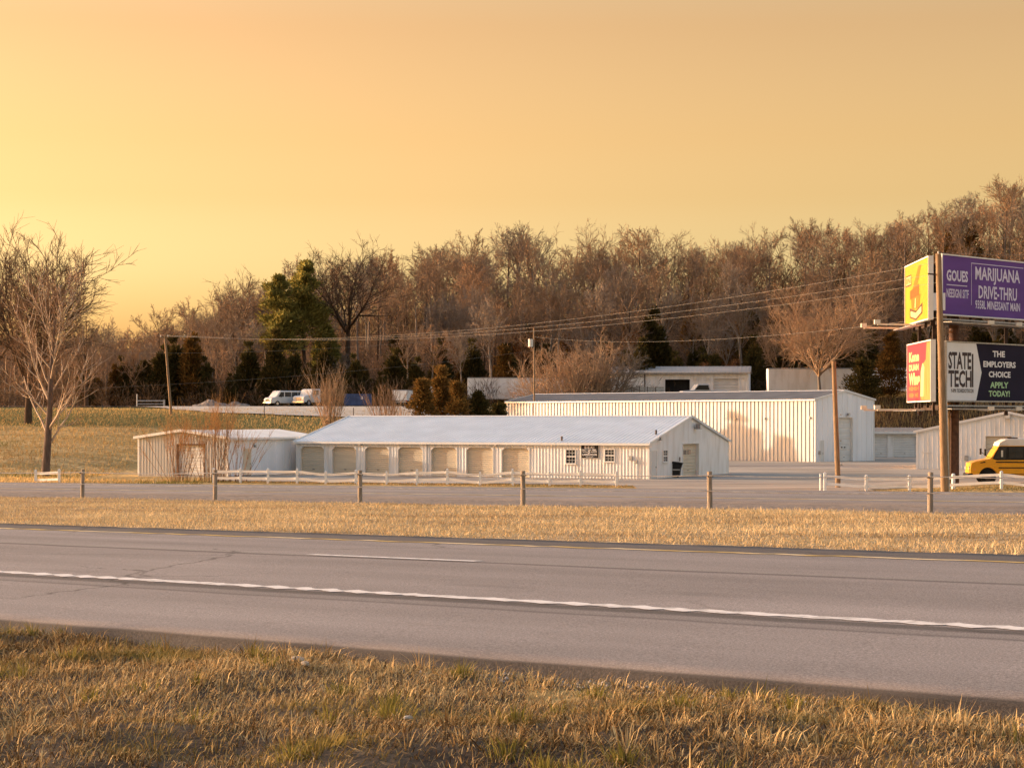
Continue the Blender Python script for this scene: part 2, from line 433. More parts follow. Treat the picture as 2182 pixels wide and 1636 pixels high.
# ---- asphalt
def asphalt(name, base, kind):
    m = bpy.data.materials.new(name); m.use_nodes = True
    n = m.node_tree; b = n.nodes['Principled BSDF']
    b.inputs['Roughness'].default_value = 0.85; b.inputs['Specular IOR Level'].default_value = 0.25
    tc = n.nodes.new('ShaderNodeTexCoord')
    def noise(sc, det=4, stretch=(1, 1, 1)):
        mp = n.nodes.new('ShaderNodeMapping'); mp.inputs['Scale'].default_value = stretch
        z = n.nodes.new('ShaderNodeTexNoise'); z.inputs['Scale'].default_value = sc; z.inputs['Detail'].default_value = det
        n.links.new(tc.outputs['Object'], mp.inputs[0]); n.links.new(mp.outputs[0], z.inputs['Vector']); return z.outputs['Fac']
    def ramp(f, pts):
        r = n.nodes.new('ShaderNodeValToRGB'); cr = r.color_ramp
        cr.elements[0].position = pts[0][0]; cr.elements[0].color = (*[pts[0][1]] * 3, 1)
        cr.elements[1].position = pts[-1][0]; cr.elements[1].color = (*[pts[-1][1]] * 3, 1)
        for p, c in pts[1:-1]:
            e = cr.elements.new(p); e.color = (c, c, c, 1)
        n.links.new(f, r.inputs[0]); return r.outputs[0]
    def mul(a, c):
        x = n.nodes.new('ShaderNodeMixRGB'); x.blend_type = 'MULTIPLY'; x.inputs[0].default_value = 1
        n.links.new(a, x.inputs[1]); n.links.new(c, x.inputs[2]); return x.outputs[0]
    grain = ramp(noise(55, 3), [(0.3, 0.62), (0.5, 1.0), (0.72, 1.38)])
    chips = ramp(noise(130, 1), [(0.35, 0.75), (0.6, 1.0), (0.75, 1.6)])
    blot = ramp(noise(1.0, 5, (0.9, 0.12, 1)), [(0.3, 0.82), (0.7, 1.13)])
    big = ramp(noise(0.25, 3), [(0.3, 0.93), (0.7, 1.07)])
    # long tone across the road: wheel tracks, joints, shoulders; broken near edge with its lip shadow painted in
    sx = n.nodes.new('ShaderNodeSeparateXYZ'); n.links.new(tc.outputs['Object'], sx.inputs[0])
    wv = n.nodes.new('ShaderNodeMath'); wv.operation = 'MULTIPLY_ADD'
    n.links.new(noise(0.8, 4, (0.2, 0.6, 1)), wv.inputs[0]); wv.inputs[1].default_value = 0.22
    n.links.new(sx.outputs['X'], wv.inputs[2])
    mr = n.nodes.new('ShaderNodeMapRange')
    n.links.new(wv.outputs[0], mr.inputs[0])
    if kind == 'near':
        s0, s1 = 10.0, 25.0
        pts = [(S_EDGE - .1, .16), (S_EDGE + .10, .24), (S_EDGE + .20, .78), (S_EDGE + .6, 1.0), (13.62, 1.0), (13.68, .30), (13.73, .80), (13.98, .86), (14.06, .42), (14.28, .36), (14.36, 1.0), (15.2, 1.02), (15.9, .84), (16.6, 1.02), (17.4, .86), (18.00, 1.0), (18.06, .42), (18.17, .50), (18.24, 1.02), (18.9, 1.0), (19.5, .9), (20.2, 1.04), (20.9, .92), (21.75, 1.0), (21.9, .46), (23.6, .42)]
    else:
        s0, s1 = 42.0, 55.0
        pts = [(42.8, .5), (43.3, .62), (44.3, .8), (45.2, .95), (47, .92), (48.4, 1.0), (50, .93), (52, 1.0), (53.2, .8), (54, .75)]
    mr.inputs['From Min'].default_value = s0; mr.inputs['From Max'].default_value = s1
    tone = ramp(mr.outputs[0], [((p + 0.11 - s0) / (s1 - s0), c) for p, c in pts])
    vo = n.nodes.new('ShaderNodeTexVoronoi'); vo.feature = 'DISTANCE_TO_EDGE'; vo.inputs['Scale'].default_value = .42
    mpv = n.nodes.new('ShaderNodeMapping'); mpv.inputs['Scale'].default_value = (1.0, .55, 1)
    nzv = n.nodes.new('ShaderNodeTexNoise'); nzv.inputs['Scale'].default_value = 2.5; nzv.inputs['Detail'].default_value = 5
    n.links.new(tc.outputs['Object'], nzv.inputs['Vector'])
    adv = n.nodes.new('ShaderNodeVectorMath'); adv.operation = 'MULTIPLY_ADD'; adv.inputs[1].default_value = (.5, .5, 0)
    n.links.new(nzv.outputs['Color'], adv.inputs[0]); n.links.new(tc.outputs['Object'], adv.inputs[2])
    n.links.new(adv.outputs[0], mpv.inputs[0]); n.links.new(mpv.outputs[0], vo.inputs['Vector'])
    crk = ramp(vo.outputs['Distance'], [(0.0, .45), (0.006, .62), (0.012, 1.0), (1.0, 1.0)])
    msk = ramp(noise(.16, 2), [(.50, 0.0), (.58, 1.0)])
    cmx = n.nodes.new('ShaderNodeMixRGB'); cmx.inputs[1].default_value = (1, 1, 1, 1)
    n.links.new(msk, cmx.inputs[0]); n.links.new(crk, cmx.inputs[2])
    grain = mul(grain, cmx.outputs[0])
    stain = ramp(noise(.7, 4, (1.3, .35, 1)), [(.22, .74), (.36, 1.0), (1.0, 1.0)])
    grain = mul(grain, stain)
    col = n.nodes.new('ShaderNodeRGB'); col.outputs[0].default_value = (*base, 1)
    c = mul(mul(mul(mul(mul(col.outputs[0], tone), grain), chips), blot), big)
    n.links.new(c, b.inputs['Base Color'])
    bp = n.nodes.new('ShaderNodeBump'); bp.inputs['Strength'].default_value = 0.35; bp.inputs['Distance'].default_value = 0.008
    n.links.new(noise(70, 3), bp.inputs['Height']); n.links.new(bp.outputs[0], b.inputs['Normal'])
    return m
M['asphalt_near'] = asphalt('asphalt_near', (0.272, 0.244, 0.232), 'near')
M['asphalt_far'] = asphalt('asphalt_far', (0.275, 0.247, 0.232), 'far')

CROWN_S = [S_EDGE, S_WHITE, S_LANE, S_YEL, S_GRASS]
CROWN_Z = [-0.02, 0.0, 0.04, 0.0, -0.03]
def near_z(s, t): return road_z(t) + np.interp(s, CROWN_S, CROWN_Z)
def far_road_z(s, t): return road_z(t) + np.interp(s, [S_R2A, 45, 49, 53, S_R2B], [-0.24, -0.20, -0.17, -0.20, -0.24])

def hwy_strip(name, slist, T, zf, material, off=0.0, parent=None, jag=0.0, seed=0, skirt=0.0, saw=0.9):
    "a sheet in highway coordinates; jag roughens its two long edges"
    rng = np.random.RandomState(seed)
    A, B = np.meshgrid(np.array(slist, float), T, indexing='ij')
    if jag:
        for row in (0, -1):
            nz = rng.uniform(-1, 1, len(T))
            ph = (B[row] / saw + .25 * np.sin(B[row] * 1.7)) % 1.0
            A[row] += jag * (0.22 * nz + 0.9 * (np.where(ph < .8, ph / .8, (1 - ph) / .2) * 2 - 1) * (.35 + .75 * np.abs(np.sin(B[row] * .83 + seed))))
    Z = zf(A, B) + off
    v = np.stack([A, B, Z], -1).reshape(-1, 3)
    ns, ntt = A.shape
    idx = np.arange(ns * ntt).reshape(ns, ntt)
    f = [np.stack([idx[:-1, :-1], idx[1:, :-1], idx[1:, 1:], idx[:-1, 1:]], -1).reshape(-1, 4)]
    if skirt:
        extra = []
        base = len(v)
        vs = [v]
        for row in (0, -1):
            e = np.stack([A[row] + (-0.05 if row == 0 else 0.05), B[row], Z[row] - skirt], -1)
            vs.append(e)
            j = base + np.arange(ntt); base += ntt
            i = idx[row]
            q = np.stack([i[:-1], i[1:], j[1:], j[:-1]], -1)
            extra.append(q if row == 0 else q[:, ::-1])
        v = np.concatenate(vs); f += extra
    me = np_mesh(name, v, f, smooth=False)
    o = link(name, me, material, parent)
    if parent is None:
        o.rotation_euler = (0, 0, HWY_ROT)
        # local X = across, local Y = along
    return o

T_NEAR = np.concatenate([np.arange(-260, -30, 6), np.arange(-30, 70, 0.22), np.arange(70, 420, 6)])
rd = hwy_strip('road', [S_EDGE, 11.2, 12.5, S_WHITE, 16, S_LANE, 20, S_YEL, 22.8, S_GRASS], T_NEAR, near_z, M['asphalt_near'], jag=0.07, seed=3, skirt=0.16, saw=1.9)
tag(rd, 'near carriageway of worn grey asphalt with dark joints', None, None, 'structure')
T_FAR = np.concatenate([np.arange(-260, -30, 6), np.arange(-30, 130, 0.6), np.arange(130, 420, 6)])
rd2 = hwy_strip('road', [S_R2A, 45, 47, 49, 51, 53, S_R2B], T_FAR, far_road_z, M['asphalt_far'], jag=0.12, seed=4, skirt=0.2)
tag(rd2, 'far carriageway of grey asphalt beyond the dry median', None, None, 'structure')

M['paint_white'] = mat('paint_white', (0.72, 0.69, 0.66), rough=0.7, var=0.1, scale=9, col2=(0.40, 0.37, 0.34), contrast=(0.30, 0.50), detail=8)
M['paint_yellow'] = mat('paint_yellow', (0.66, 0.53, 0.32), rough=0.7, scale=1.1, col2=(0.50, 0.34, 0.10), contrast=(0.44, 0.56), stretch=(.2, 1, 1))
M['paint_worn'] = mat('paint_worn', (0.50, 0.43, 0.34), rough=0.8, scale=0.9, col2=(0.28, 0.25, 0.22), contrast=(0.4, 0.6))
def paint(name, s0, s1, T, zf, m, label, jag, seed, off=0.006, saw=.42):
    o = hwy_strip(name, [s0, s1], T, zf, m, off=off, jag=jag, seed=seed, saw=saw)
    return tag(o, label, None, None, 'structure')
Tn = np.concatenate([np.arange(-200, -30, 6), np.arange(-30, 4, .4), np.arange(4, 50, 0.07), np.arange(50, 70, .4), np.arange(70, 380, 6)])
paint('edge_line', S_WHITE - 0.095, S_WHITE + 0.105, Tn, near_z, M['paint_white'], 'white edge line along the near shoulder', 0.062, 11)
paint('edge_line', S_YEL - 0.09, S_YEL + 0.11, Tn, near_z, M['paint_yellow'], 'faded yellow edge line beside the dry median', 0.085, 12, saw=1.15)
def t_at(px, s):
    y = s / (SV.x * (px - CXP) / F + SV.y); return TV.x * (px - CXP) / F * y + TV.y * y
td0, td1 = t_at(638, S_LANE), t_at(998, S_LANE)
for k in range(-3, 6):
    a = min(td0, td1) + k * 12.2
    paint('lane_line', S_LANE + 0.09, S_LANE + 0.27, np.linspace(a, a + abs(td0 - td1), 24), near_z, M['paint_white'], 'white dash of the lane line in the near carriageway', 0.006, 20 + k)
Tf = np.concatenate([np.arange(-200, -30, 6), np.arange(-30, 130, 0.5), np.arange(130, 380, 6)])
paint('edge_line', 45.55, 45.75, Tf, far_road_z, M['paint_yellow'], 'pale yellow edge line of the far carriageway', 0.03, 13)
paint('edge_line', 52.6, 52.75, Tf, far_road_z, M['paint_worn'], 'worn white edge line on the far side of the far carriageway', 0.03, 14)
for k in range(-4, 9):
    a = 20 + k * 12.2
    paint('lane_line', 49.0, 49.12, np.linspace(a, a + 3.05, 8), far_road_z, M['paint_worn'], 'worn dash of the lane line in the far carriageway', 0.01, 40 + k)

# ---- gravel: strip by the cables, the yard, the upper drive
M['gravel'] = mat('gravel', (0.46, 0.40, 0.33), rough=0.95, scale=0.32, col2=(0.25, 0.205, 0.16), bump=0.6, bscale=6, stretch=(0.25, 1, 1), detail=7)
M['gravel_dark'] = mat('gravel_dark', (0.30, 0.25, 0.21), rough=0.95, scale=7, col2=(0.12, 0.095, 0.08), bump=0.7, bscale=18, detail=6)
M['gravel_pale'] = mat('gravel_pale', (0.55, 0.50, 0.43), rough=0.95, scale=0.8, col2=(0.40, 0.35, 0.28), bump=0.5, bscale=5, detail=7)
Tgv = np.concatenate([np.arange(-200, -30, 6), np.arange(-30, 110, 0.3), np.arange(110, 380, 6)])
def gz_hw(s, t): return gz(SV.x * s + TV.x * t, SV.y * s + TV.y * t)
gs = hwy_strip('gravel_strip', [38.3, 39, 40, 41, 42, S_R2A + 0.3], Tgv, lambda s, t: road_z(t) + np.interp(s, [38.3, 39, 42.9, 43.3], [-0.20, -0.19, -0.20, -0.27]), M['gravel_dark'], jag=0.25, seed=9)
tag(gs, 'dark gravel strip at the foot of the cable posts', None, None, 'structure')

def draped(name, xs, ys, inside, off, material, label):
    X, Y = np.meshgrid(xs, ys, indexing='ij')
    Z = gz(X, Y) + off
    idx = np.arange(X.size).reshape(X.shape)
    f = np.stack([idx[:-1, :-1], idx[1:, :-1], idx[1:, 1:], idx[:-1, 1:]], -1).reshape(-1, 4)
    cx = X.ravel()[f].mean(1); cy = Y.ravel()[f].mean(1)
    f = f[inside(cx, cy)]
    o = link(name, np_mesh(name, np.stack([X, Y, Z], -1).reshape(-1, 3), f, smooth=True), material)
    return tag(o, label, None, None, 'structure')
draped('gravel_yard', np.arange(-24, 110, 1.5), np.arange(100, 296, 1.5),
       lambda x, y: (0.6561 * x + 0.7547 * y > 68) & (y < 282 + 12 * (x < 30)) & ((y > 165 - 0.35 * x + 2.0 * wob(x, y, 0.25)) | ((x > 9.5 + wob(x, y, .3)) & (x < 24 + wob(x, y, .35)))) & (y > 146) & ((y < 205 + 2 * wob(x, y, .2)) | (x > 2 + 1.5 * wob(x, y, .3))), 0.05, M['gravel'], 'pale gravel yard between the metal storage buildings')
draped('gravel_drive', np.arange(-130, 12, 1.2), np.arange(258, 306, 1.0),
       lambda x, y: (y > np.minimum(265 + 1.8 * wob(x, y, 0.16) + np.where(x < -37, (-37 - x) * 1.9, 0), 293 + .6 * wob(x, y, .1))) & (y < 304 + 1.0 * wob(x, y, 0.2)), 0.16, M['gravel_pale'], 'pale gravel drive on the terrace where the vans are parked')
# ------------------------------------------------------------------ metal buildings
def rib_points(x0, x1, spacing, rw, rd):
    "profile along a wall: list of (x, depth)"
    pts = [(x0, 0.0)]
    n = max(1, int(round((x1 - x0) / spacing)))
    st = (x1 - x0) / n
    for i in range(n):
        c = x0 + (i + 0.5) * st
        pts += [(c - rw * 0.75, 0.0), (c - rw * 0.35, rd), (c + rw * 0.35, rd), (c + rw * 0.75, 0.0)]
    pts.append((x1, 0.0))
    return pts

def wall_mesh(x0, x1, top, openings=(), spacing=0.3, rw=0.09, rd=0.035, z0=0.0):
    "ribbed sheet in local x,z with outward = -y; top: function of x"
    pts = rib_points(x0, x1, spacing, rw, rd)
    cuts = sorted({round(v, 4) for o in openings for v in (o[0], o[1]) if x0 < v < x1})
    xs = [p[0] for p in pts]; ds = [p[1] for p in pts]
    allx = sorted(set([round(v, 4) for v in xs] + cuts))
    mb = MB()
    for a, b in zip(allx[:-1], allx[1:]):
        if b - a < 1e-4: continue
        m = (a + b) / 2
        da, db = np.interp([a + 1e-5, b - 1e-5], xs, ds)
        iv = [(z0, None)]
        zz = z0
        segs = []
        for o in sorted([o for o in openings if o[0] - 1e-4 < m < o[1] + 1e-4], key=lambda q: q[2]):
            if o[2] > zz + 1e-3: segs.append((zz, o[2], zz, o[2]))
            zz = o[3]
        segs.append((zz, top(a), zz, top(b)))
        for la, ha, lb, hb in segs:
            mb.quad((a, -da, la), (b, -db, lb), (b, -db, hb), (a, -da, ha))
    return mb

def xf(mb, mtx):
    mb.v = [tuple(mtx @ Vector(v)) for v in mb.v]; return mb

def roof_mesh(x0, x1, ya, za, yb, zb, spacing=0.4, rw=0.08, rd=0.035, thick=0.05):
    "ribbed roof slope from eave (ya,za) to ridge (yb,zb) along x"
    pts = rib_points(x0, x1, spacing, rw, rd)
    mb = MB()
    for (a, da), (b, db) in zip(pts[:-1], pts[1:]):
        mb.quad((a, ya, za + da), (b, ya, za + db), (b, yb, zb + db), (a, yb, zb + da))
    mb.quad((x0, ya, za - thick), (x1, ya, za - thick), (x1, yb, zb - thick), (x0, yb, zb - thick))
    mb.quad((x0, ya, za - thick), (x1, ya, za - thick), (x1, ya, za), (x0, ya, za))
    return mb

def slat_door(x0, x1, z0, z1, y, n):
    "roll-up door: shallow horizontal ribs"
    mb = MB()
    h = (z1 - z0) / n
    for i in range(n):
        a = z0 + i * h
        mb.quad((x0, y, a), (x1, y, a), (x1, y - 0.03, a + h * 0.2), (x0, y - 0.03, a + h * 0.2))
        mb.quad((x0, y - 0.03, a + h * 0.2), (x1, y - 0.03, a + h * 0.2), (x1, y - 0.03, a + h * 0.75), (x0, y - 0.03, a + h * 0.75))
        mb.quad((x0, y - 0.03, a + h * 0.75), (x1, y - 0.03, a + h * 0.75), (x1, y, a + h), (x0, y, a + h))
    return mb

def door_unit(parent, x0, x1, z1, depth, n, dm, fm, chamfer=0.0, mtx=None, z0=0.03, fw=.09):
    "opening reveal (frame) and the roll-up door set back in it"
    mt = mtx or Matrix()
    fr = MB()
    w = fw
    fr.box(x0 - w, -0.06, z0, x0, depth, z1 + w)
    fr.box(x1, -0.06, z0, x1 + w, depth, z1 + w)
    fr.box(x0 + 0.002, -0.058, z1, x1 - 0.002, depth - 0.002, z1 + w)
    if chamfer:
        c = chamfer
        fr.prism([(x0 + 0.001, z1 - c), (x0 + 0.001, z1 + 0.001), (x0 + c, z1 + 0.001)], 'y', -0.055, depth - 0.01)
        fr.prism([(x1 - 0.001, z1 - c), (x1 - c, z1 + 0.001), (x1 - 0.001, z1 + 0.001)], 'y', -0.055, depth - 0.01)
    xf(fr, mt).build('door_frame', fm, parent)
    d = xf(slat_door(x0 + 0.003, x1 - 0.003, z0, z1, depth - 0.02, n), mt).build('garage_door', dm, parent)
    hd = MB().box((x0 + x1) / 2 - 0.1, depth - 0.09, 0.5, (x0 + x1) / 2 + 0.1, depth - 0.05, 0.58)
    xf(hd, mt).build('handle', M['steel'], d)
    return d

def window_unit(parent, x0, x1, z0, z1, mtx=None, cols=3, rows=4):
    mt = mtx or Matrix()
    w = 0.07
    f = MB()
    f.box(x0 - w, -0.09, z0 - w, x0, 0.02, z1 + w); f.box(x1, -0.09, z0 - w, x1 + w, 0.02, z1 + w)
    f.box(x0 + .001, -0.088, z1, x1 - .001, 0.02, z1 + w); f.box(x0 + .001, -0.088, z0 - w, x1 - .001, 0.02, z0)
    zm = (z0 + z1) / 2
    win = xf(f, mt).build('window', M['trim_white'], parent)
    pn = xf(MB().box(x0, -0.025, z0, x1, -0.015, z1), mt).build('pane', M['glass'], win)
    s = MB().box(x0, -0.07, zm - 0.05, x1, -0.028, zm + 0.05)
    for i in range(1, cols):
        xx = x0 + (x1 - x0) * i / cols
        s.box(xx - 0.012, -0.052, z0, xx + 0.012, -0.028, zm - 0.052); s.box(xx - 0.012, -0.052, zm + 0.052, xx + 0.012, -0.028, z1)
    for a, b in ((z0, zm - 0.05), (zm + 0.05, z1)):
        for j in range(1, max(2, rows // 2)):
            zz = a + (b - a) * j / max(2, rows // 2)
            s.box(x0, -0.050, zz - 0.012, x1, -0.03, zz + 0.012)
    xf(s, mt).build('sash_bars', M['trim_white'], win)
    xf(MB().box(x0 - 0.14, -0.15, z0 - w - 0.05, x1 + 0.14, 0.01, z0 - w - 0.002), mt).build('sill', M['trim_white'], win)
    return win

def passage_door(parent, x0, x1, z1, material, mtx=None):
    mt = mtx or Matrix()
    f = MB().box(x0 - 0.07, -0.07, 0, x0, 0.03, z1 + 0.07).box(x1, -0.07, 0, x1 + 0.07, 0.03, z1 + 0.07).box(x0 + .001, -0.068, z1, x1 - .001, 0.03, z1 + 0.07)
    xf(f, mt).build('door_frame', M['trim_white'], parent)
    d = xf(MB().box(x0, -0.03, 0.02, x1, 0.02, z1), mt).build('door', material, parent)
    xf(MB().box(x1 - 0.18, -0.09, 0.95, x1 - 0.10, -0.03, 1.05), mt).build('handle', M['steel'], d)
    return d

def floodlight(parent, p, mtx=None, s=1.0, m='steel'):
    mt = mtx or Matrix()
    x, y, z = p
    b = MB().box(x - .14*s, y - .30*s, z - .02, x + .14*s, y - .10*s, z + .22*s).box(x - .04, y - .12*s, z + .05, x + .04, y, z + .13)
    l = xf(b, mt).build('wall_lamp', M[m], parent)
    xf(MB().box(x - .11*s, y - .315*s, z + .02, x + .11*s, y - .302*s, z + .17*s), mt).build('lens', M['lamp_white'], l)
    return l

def metal_building(name, C, alpha, L, Wd, eave, ridge, label, wall_m, roof_m, front_open=(), gable_open=(), lgable_open=(), spacing=0.3, z0=0.0, ov=0.25, rspacing=0.4, rd=0.035, ridge_along='x', trim='trim_white', gspacing=None):
    """origin at the front-right base corner; local x runs along the front (-L..0), y away (0..W).
    right gable in plane x=0, left gable in plane x=-L"""
    root = empty(name, (C[0], C[1], z0), -R(alpha), label, 'building')
    gsp = gspacing or spacing
    wall_mesh(-L, 0, lambda x: eave, front_open, spacing, rd=rd).build('wall', wall_m, root)
    back = Matrix.Translation((-L, Wd, 0)) @ Matrix.Rotation(math.pi, 4, 'Z')
    xf(wall_mesh(0, L, lambda x: eave, (), spacing * 2, rd=rd), back @ Matrix.Translation((-L, 0, 0))).build('wall', wall_m, root)
    def gtop(x): return eave + (ridge - eave) * (1 - abs(2 * x / Wd - 1))
    # right gable: local gable x runs 0..W along +y, outward +x
    gr = Matrix(((0, -1, 0, 0), (1, 0, 0, 0), (0, 0, 1, 0), (0, 0, 0, 1)))
    def gwall(op):
        a = wall_mesh(0, Wd / 2, gtop, [o for o in op], gsp, rd=rd * 0.6)
        b = wall_mesh(Wd / 2, Wd, gtop, [o for o in op], gsp, rd=rd * 0.6)
        a.add(b.v, b.f); return a
    xf(gwall(gable_open), gr).build('gable_wall', wall_m, root)
    gl = Matrix.Translation((-L, Wd, 0)) @ Matrix(((0, 1, 0, 0), (-1, 0, 0, 0), (0, 0, 1, 0), (0, 0, 0, 1)))
    xf(gwall(lgable_open), gl).build('gable_wall', wall_m, root)
    sl = (ridge - eave) / (Wd / 2)
    up = 0.06
    for sgn in (0, 1):
        ya, yb = (-ov, Wd / 2) if sgn == 0 else (Wd + ov, Wd / 2)
        za, zb = eave - ov * sl + up, ridge + up
        roof_mesh(-L - ov * .6, ov * .6, ya, za, yb, zb, rspacing).build('roof', roof_m, root)
    # trims
    tm = M[trim]
    MB().box(-L - ov * .6, -ov - 0.10, eave - ov * sl - 0.12, ov * .6, -ov - 0.003, eave - ov * sl + 0.05).build('gutter', tm, root)
    for xx in (ov * .6 + 0.003, -L - ov * .6 - 0.053):
        k = MB()
        for ya, yb in ((-ov - .1, Wd / 2), (Wd + ov, Wd / 2)):
            za = eave - ov * sl + up - 0.13
            k.add([(xx, ya, za), (xx + .05, ya, za), (xx + .05, ya, za + .20), (xx, ya, za + .20),
                   (xx, yb, ridge + up - .13), (xx + .05, yb, ridge + up - .13), (xx + .05, yb, ridge + up + .09), (xx, yb, ridge + up + .09)],
                  [(0,3,2,1),(4,5,6,7),(0,1,5,4),(1,2,6,5),(2,3,7,6),(3,0,4,7)])
        k.build('rake_trim', tm, root)
    MB().prism([(Wd/2 - .3, ridge + up + .045 - .3 * sl), (Wd/2, ridge + up + .06), (Wd/2 + .3, ridge + up + .045 - .3 * sl), (Wd/2, ridge + up + .02)], 'x', -L - ov * .6, ov * .6).build('ridge_cap', tm, root)
    for xx, yy in ((0, 0), (-L, 0), (0, Wd), (-L, Wd)):
        sx = 1 if xx == 0 else -1; sy = -1 if yy == 0 else 1
        MB().box(xx - sx * .12, yy + sy * .045, 0, xx + sx * .045, yy - sy * .12, eave - .03).build('corner_trim', tm, root)
    MB().box(-L - .01, -.01, -0.6, .01, Wd + .01, -0.005).build('slab', M['concrete'], root)
    return root, gr, gl

def text(s, x, z, w, h, m, parent, mtx, y=-0.012, name='lettering', bold=0.0, align='L', thick=0.006):
    "block letters scaled to a w x h box whose lower-left is (x, z); standing in local xz, facing -y"
    cu = bpy.data.curves.new('t', 'FONT'); cu.body = s; cu.resolution_u = 2; cu.offset = bold; cu.extrude = 0.0
    o = bpy.data.objects.new('t', cu); COL.objects.link(o)
    bpy.context.view_layer.update()
    me = bpy.data.meshes.new_from_object(o.evaluated_get(bpy.context.evaluated_depsgraph_get()))
    bpy.data.objects.remove(o)
    n = len(me.vertices); co = np.zeros(n * 3, dtype=np.float32); me.vertices.foreach_get('co', co); co = co.reshape(-1, 3)
    mn, mx = co.min(0), co.max(0)
    u = (co[:, 0] - mn[0]) / max(1e-6, mx[0] - mn[0]); v = (co[:, 1] - mn[1]) / max(1e-6, mx[1] - mn[1])
    pts = np.stack([x + u * w, np.full(n, y), z + v * h], -1)
    pts = np.array([tuple(mtx @ Vector(p)) for p in pts], dtype=np.float32)
    me.vertices.foreach_set('co', pts.ravel()); me.materials.clear(); me.update()
    ob = link(name, me, m, parent)
    return ob

# ---- main storage building (long, low, seven tan doors)
MA = 25.0
Cm = P(1383, 1022, 179); Cm.z = 0
Lm, Wm, Em, Rm = 33.8, 19.8, 3.0, 5.2
def fx(px):
    "local x on the front of the main building under photo column px"
    k = (px - CXP) / F
    c, s_ = math.cos(R(MA)), math.sin(R(MA))
    # point = C + x*(c,-s)
    return (k * Cm.y - Cm.x) / (c + k * s_)
def gx(px):
    "local distance along the right gable of the main building"
    k = (px - CXP) / F
    c, s_ = math.cos(R(MA)), math.sin(R(MA))
    return (k * Cm.y - Cm.x) / (s_ - k * c)
doors_px = [(641, 691), (708.5, 759), (778, 829), (848.5, 901), (919, 974), (994, 1051), (1069.5, 1128)]
fd = [(fx(a), fx(b)) for a, b in doors_px]
DH = 2.55
win_px = [((1207, 1226), 1.30, 2.42), ((1290, 1309), 1.50, 2.45)]
wf = [(fx(a), fx(b), z0, z1) for (a, b), z0, z1 in win_px]
gdoor = (gx(1454.5), gx(1488), 2.85)
gpass = (gx(1386.5), gx(1398), 2.35)
gwin = (gx(1412), gx(1421), 1.45, 2.35)
fo = [(a, b, 0, DH) for a, b in fd] + wf
go = [(gdoor[0], gdoor[1], 0, gdoor[2]), (gpass[0], gpass[1], 0, gpass[2]), gwin]
main, mgr, mgl = metal_building('storage_building', Cm, MA, Lm, Wm, Em, Rm, 'long low white storage building with seven tan roll-up doors and a black sign', M['white_metal'], M['pale_roof'], fo, go, spacing=0.30, rd=0.028)
for a, b in fd:
    door_unit(main, a, b, DH, 0.24, 14, M['tan_door'], M['trim_white'], chamfer=0.26, fw=.05)
for a, b, z0, z1 in wf:
    window_unit(main, a, b, z0, z1)
door_unit(main, gdoor[0], gdoor[1], gdoor[2], 0.30, 10, M['tan_door'], M['trim_white'], mtx=mgr)
for k in range(2):
    a = gdoor[0] + (gdoor[1] - gdoor[0]) * (0.2 + 0.28 * k)
    xf(MB().box(a, 0.22, 1.95, a + (gdoor[1] - gdoor[0]) * .2, 0.245, 2.3), mgr).build('door_light', M['glass'], main)
passage_door(main, gpass[0], gpass[1], gpass[2], M['white_door'], mgr)
window_unit(main, *gwin, mtx=mgr, cols=2)
floodlight(main, (gx(1480), 0, 4.15), mgr, 2.0)
floodlight(main, (gx(1402), 0, 3.25), mgr, 1.1)
floodlight(main, (fx(769), 0, 2.72), None, 1.0)
floodlight(main, (fx(1058), 0, 2.72), None, 1.0)
MB().box(fx(909) - .05, -.13, 0.05, fx(909) + .05, -.045, 2.85).build('downspout', M['trim_white'], main)
MB().box(fx(1345) - .12, -.16, 1.55, fx(1345) + .12, -.04, 1.95).build('meter_box', M['galv'], main)
MB().box(fx(1356) - .10, -.16, 1.30, fx(1356) + .10, -.04, 1.6).tube([(fx(1356), -.07, 1.3), (fx(1356), -.07, .02)], .025, 6).build('meter_box', M['galv'], main)
xf(MB().box(gx(1447) - .06, -.12, 1.4, gx(1447) + .06, -.03, 1.75), mgr).build('switch_box', M['steel'], main)
sl_m = (Rm - Em) / (Wm / 2)
for vx, vy in ((fx(1192), 0.5), (fx(1420) * .0 - 0.5, 2.9)):
    MB().tube([(vx, vy, Em + vy * sl_m), (vx, vy, Em + vy * sl_m + .45)], .09, 8).build('roof_vent', M['dark_steel'], main)
# sign on the front
sx0, sx1 = fx(1239.5), fx(1276.5)
sz0, sz1 = 1.74, 2.82
sg = MB().box(sx0, -.10, sz0, sx1, -.05, sz1).build('sign_board', M['black_sign'], main)
MB().box(sx0 - .04, -.095, sz0 - .04, sx1 + .04, -.052, sz0).box(sx0 - .04, -.095, sz1, sx1 + .04, -.052, sz1 + .04).box(sx0 - .04, -.095, sz0, sx0, -.052, sz1).box(sx1, -.095, sz0, sx1 + .04, -.052, sz1).build('sign_edge', M['trim_white'], sg)
SWd = sx1 - sx0
I4 = Matrix()
text('E.E.K!', sx0 + .2 * SWd, sz0 + .80, .55 * SWd, .23, M['print_white'], sg, I4, y=-.108, bold=.02)
text('OACT', sx0 + .04 * SWd, sz0 + .60, .27 * SWd, .15, M['print_white'], sg, I4, y=-.108, bold=.04)
text('CEN', sx0 + .37 * SWd, sz0 + .62, .20 * SWd, .13, M['print_white'], sg, I4, y=-.108, bold=.03)
text('NBEL', sx0 + .63 * SWd, sz0 + .60, .26 * SWd, .15, M['print_white'], sg, I4, y=-.108, bold=.04)
em = MB()
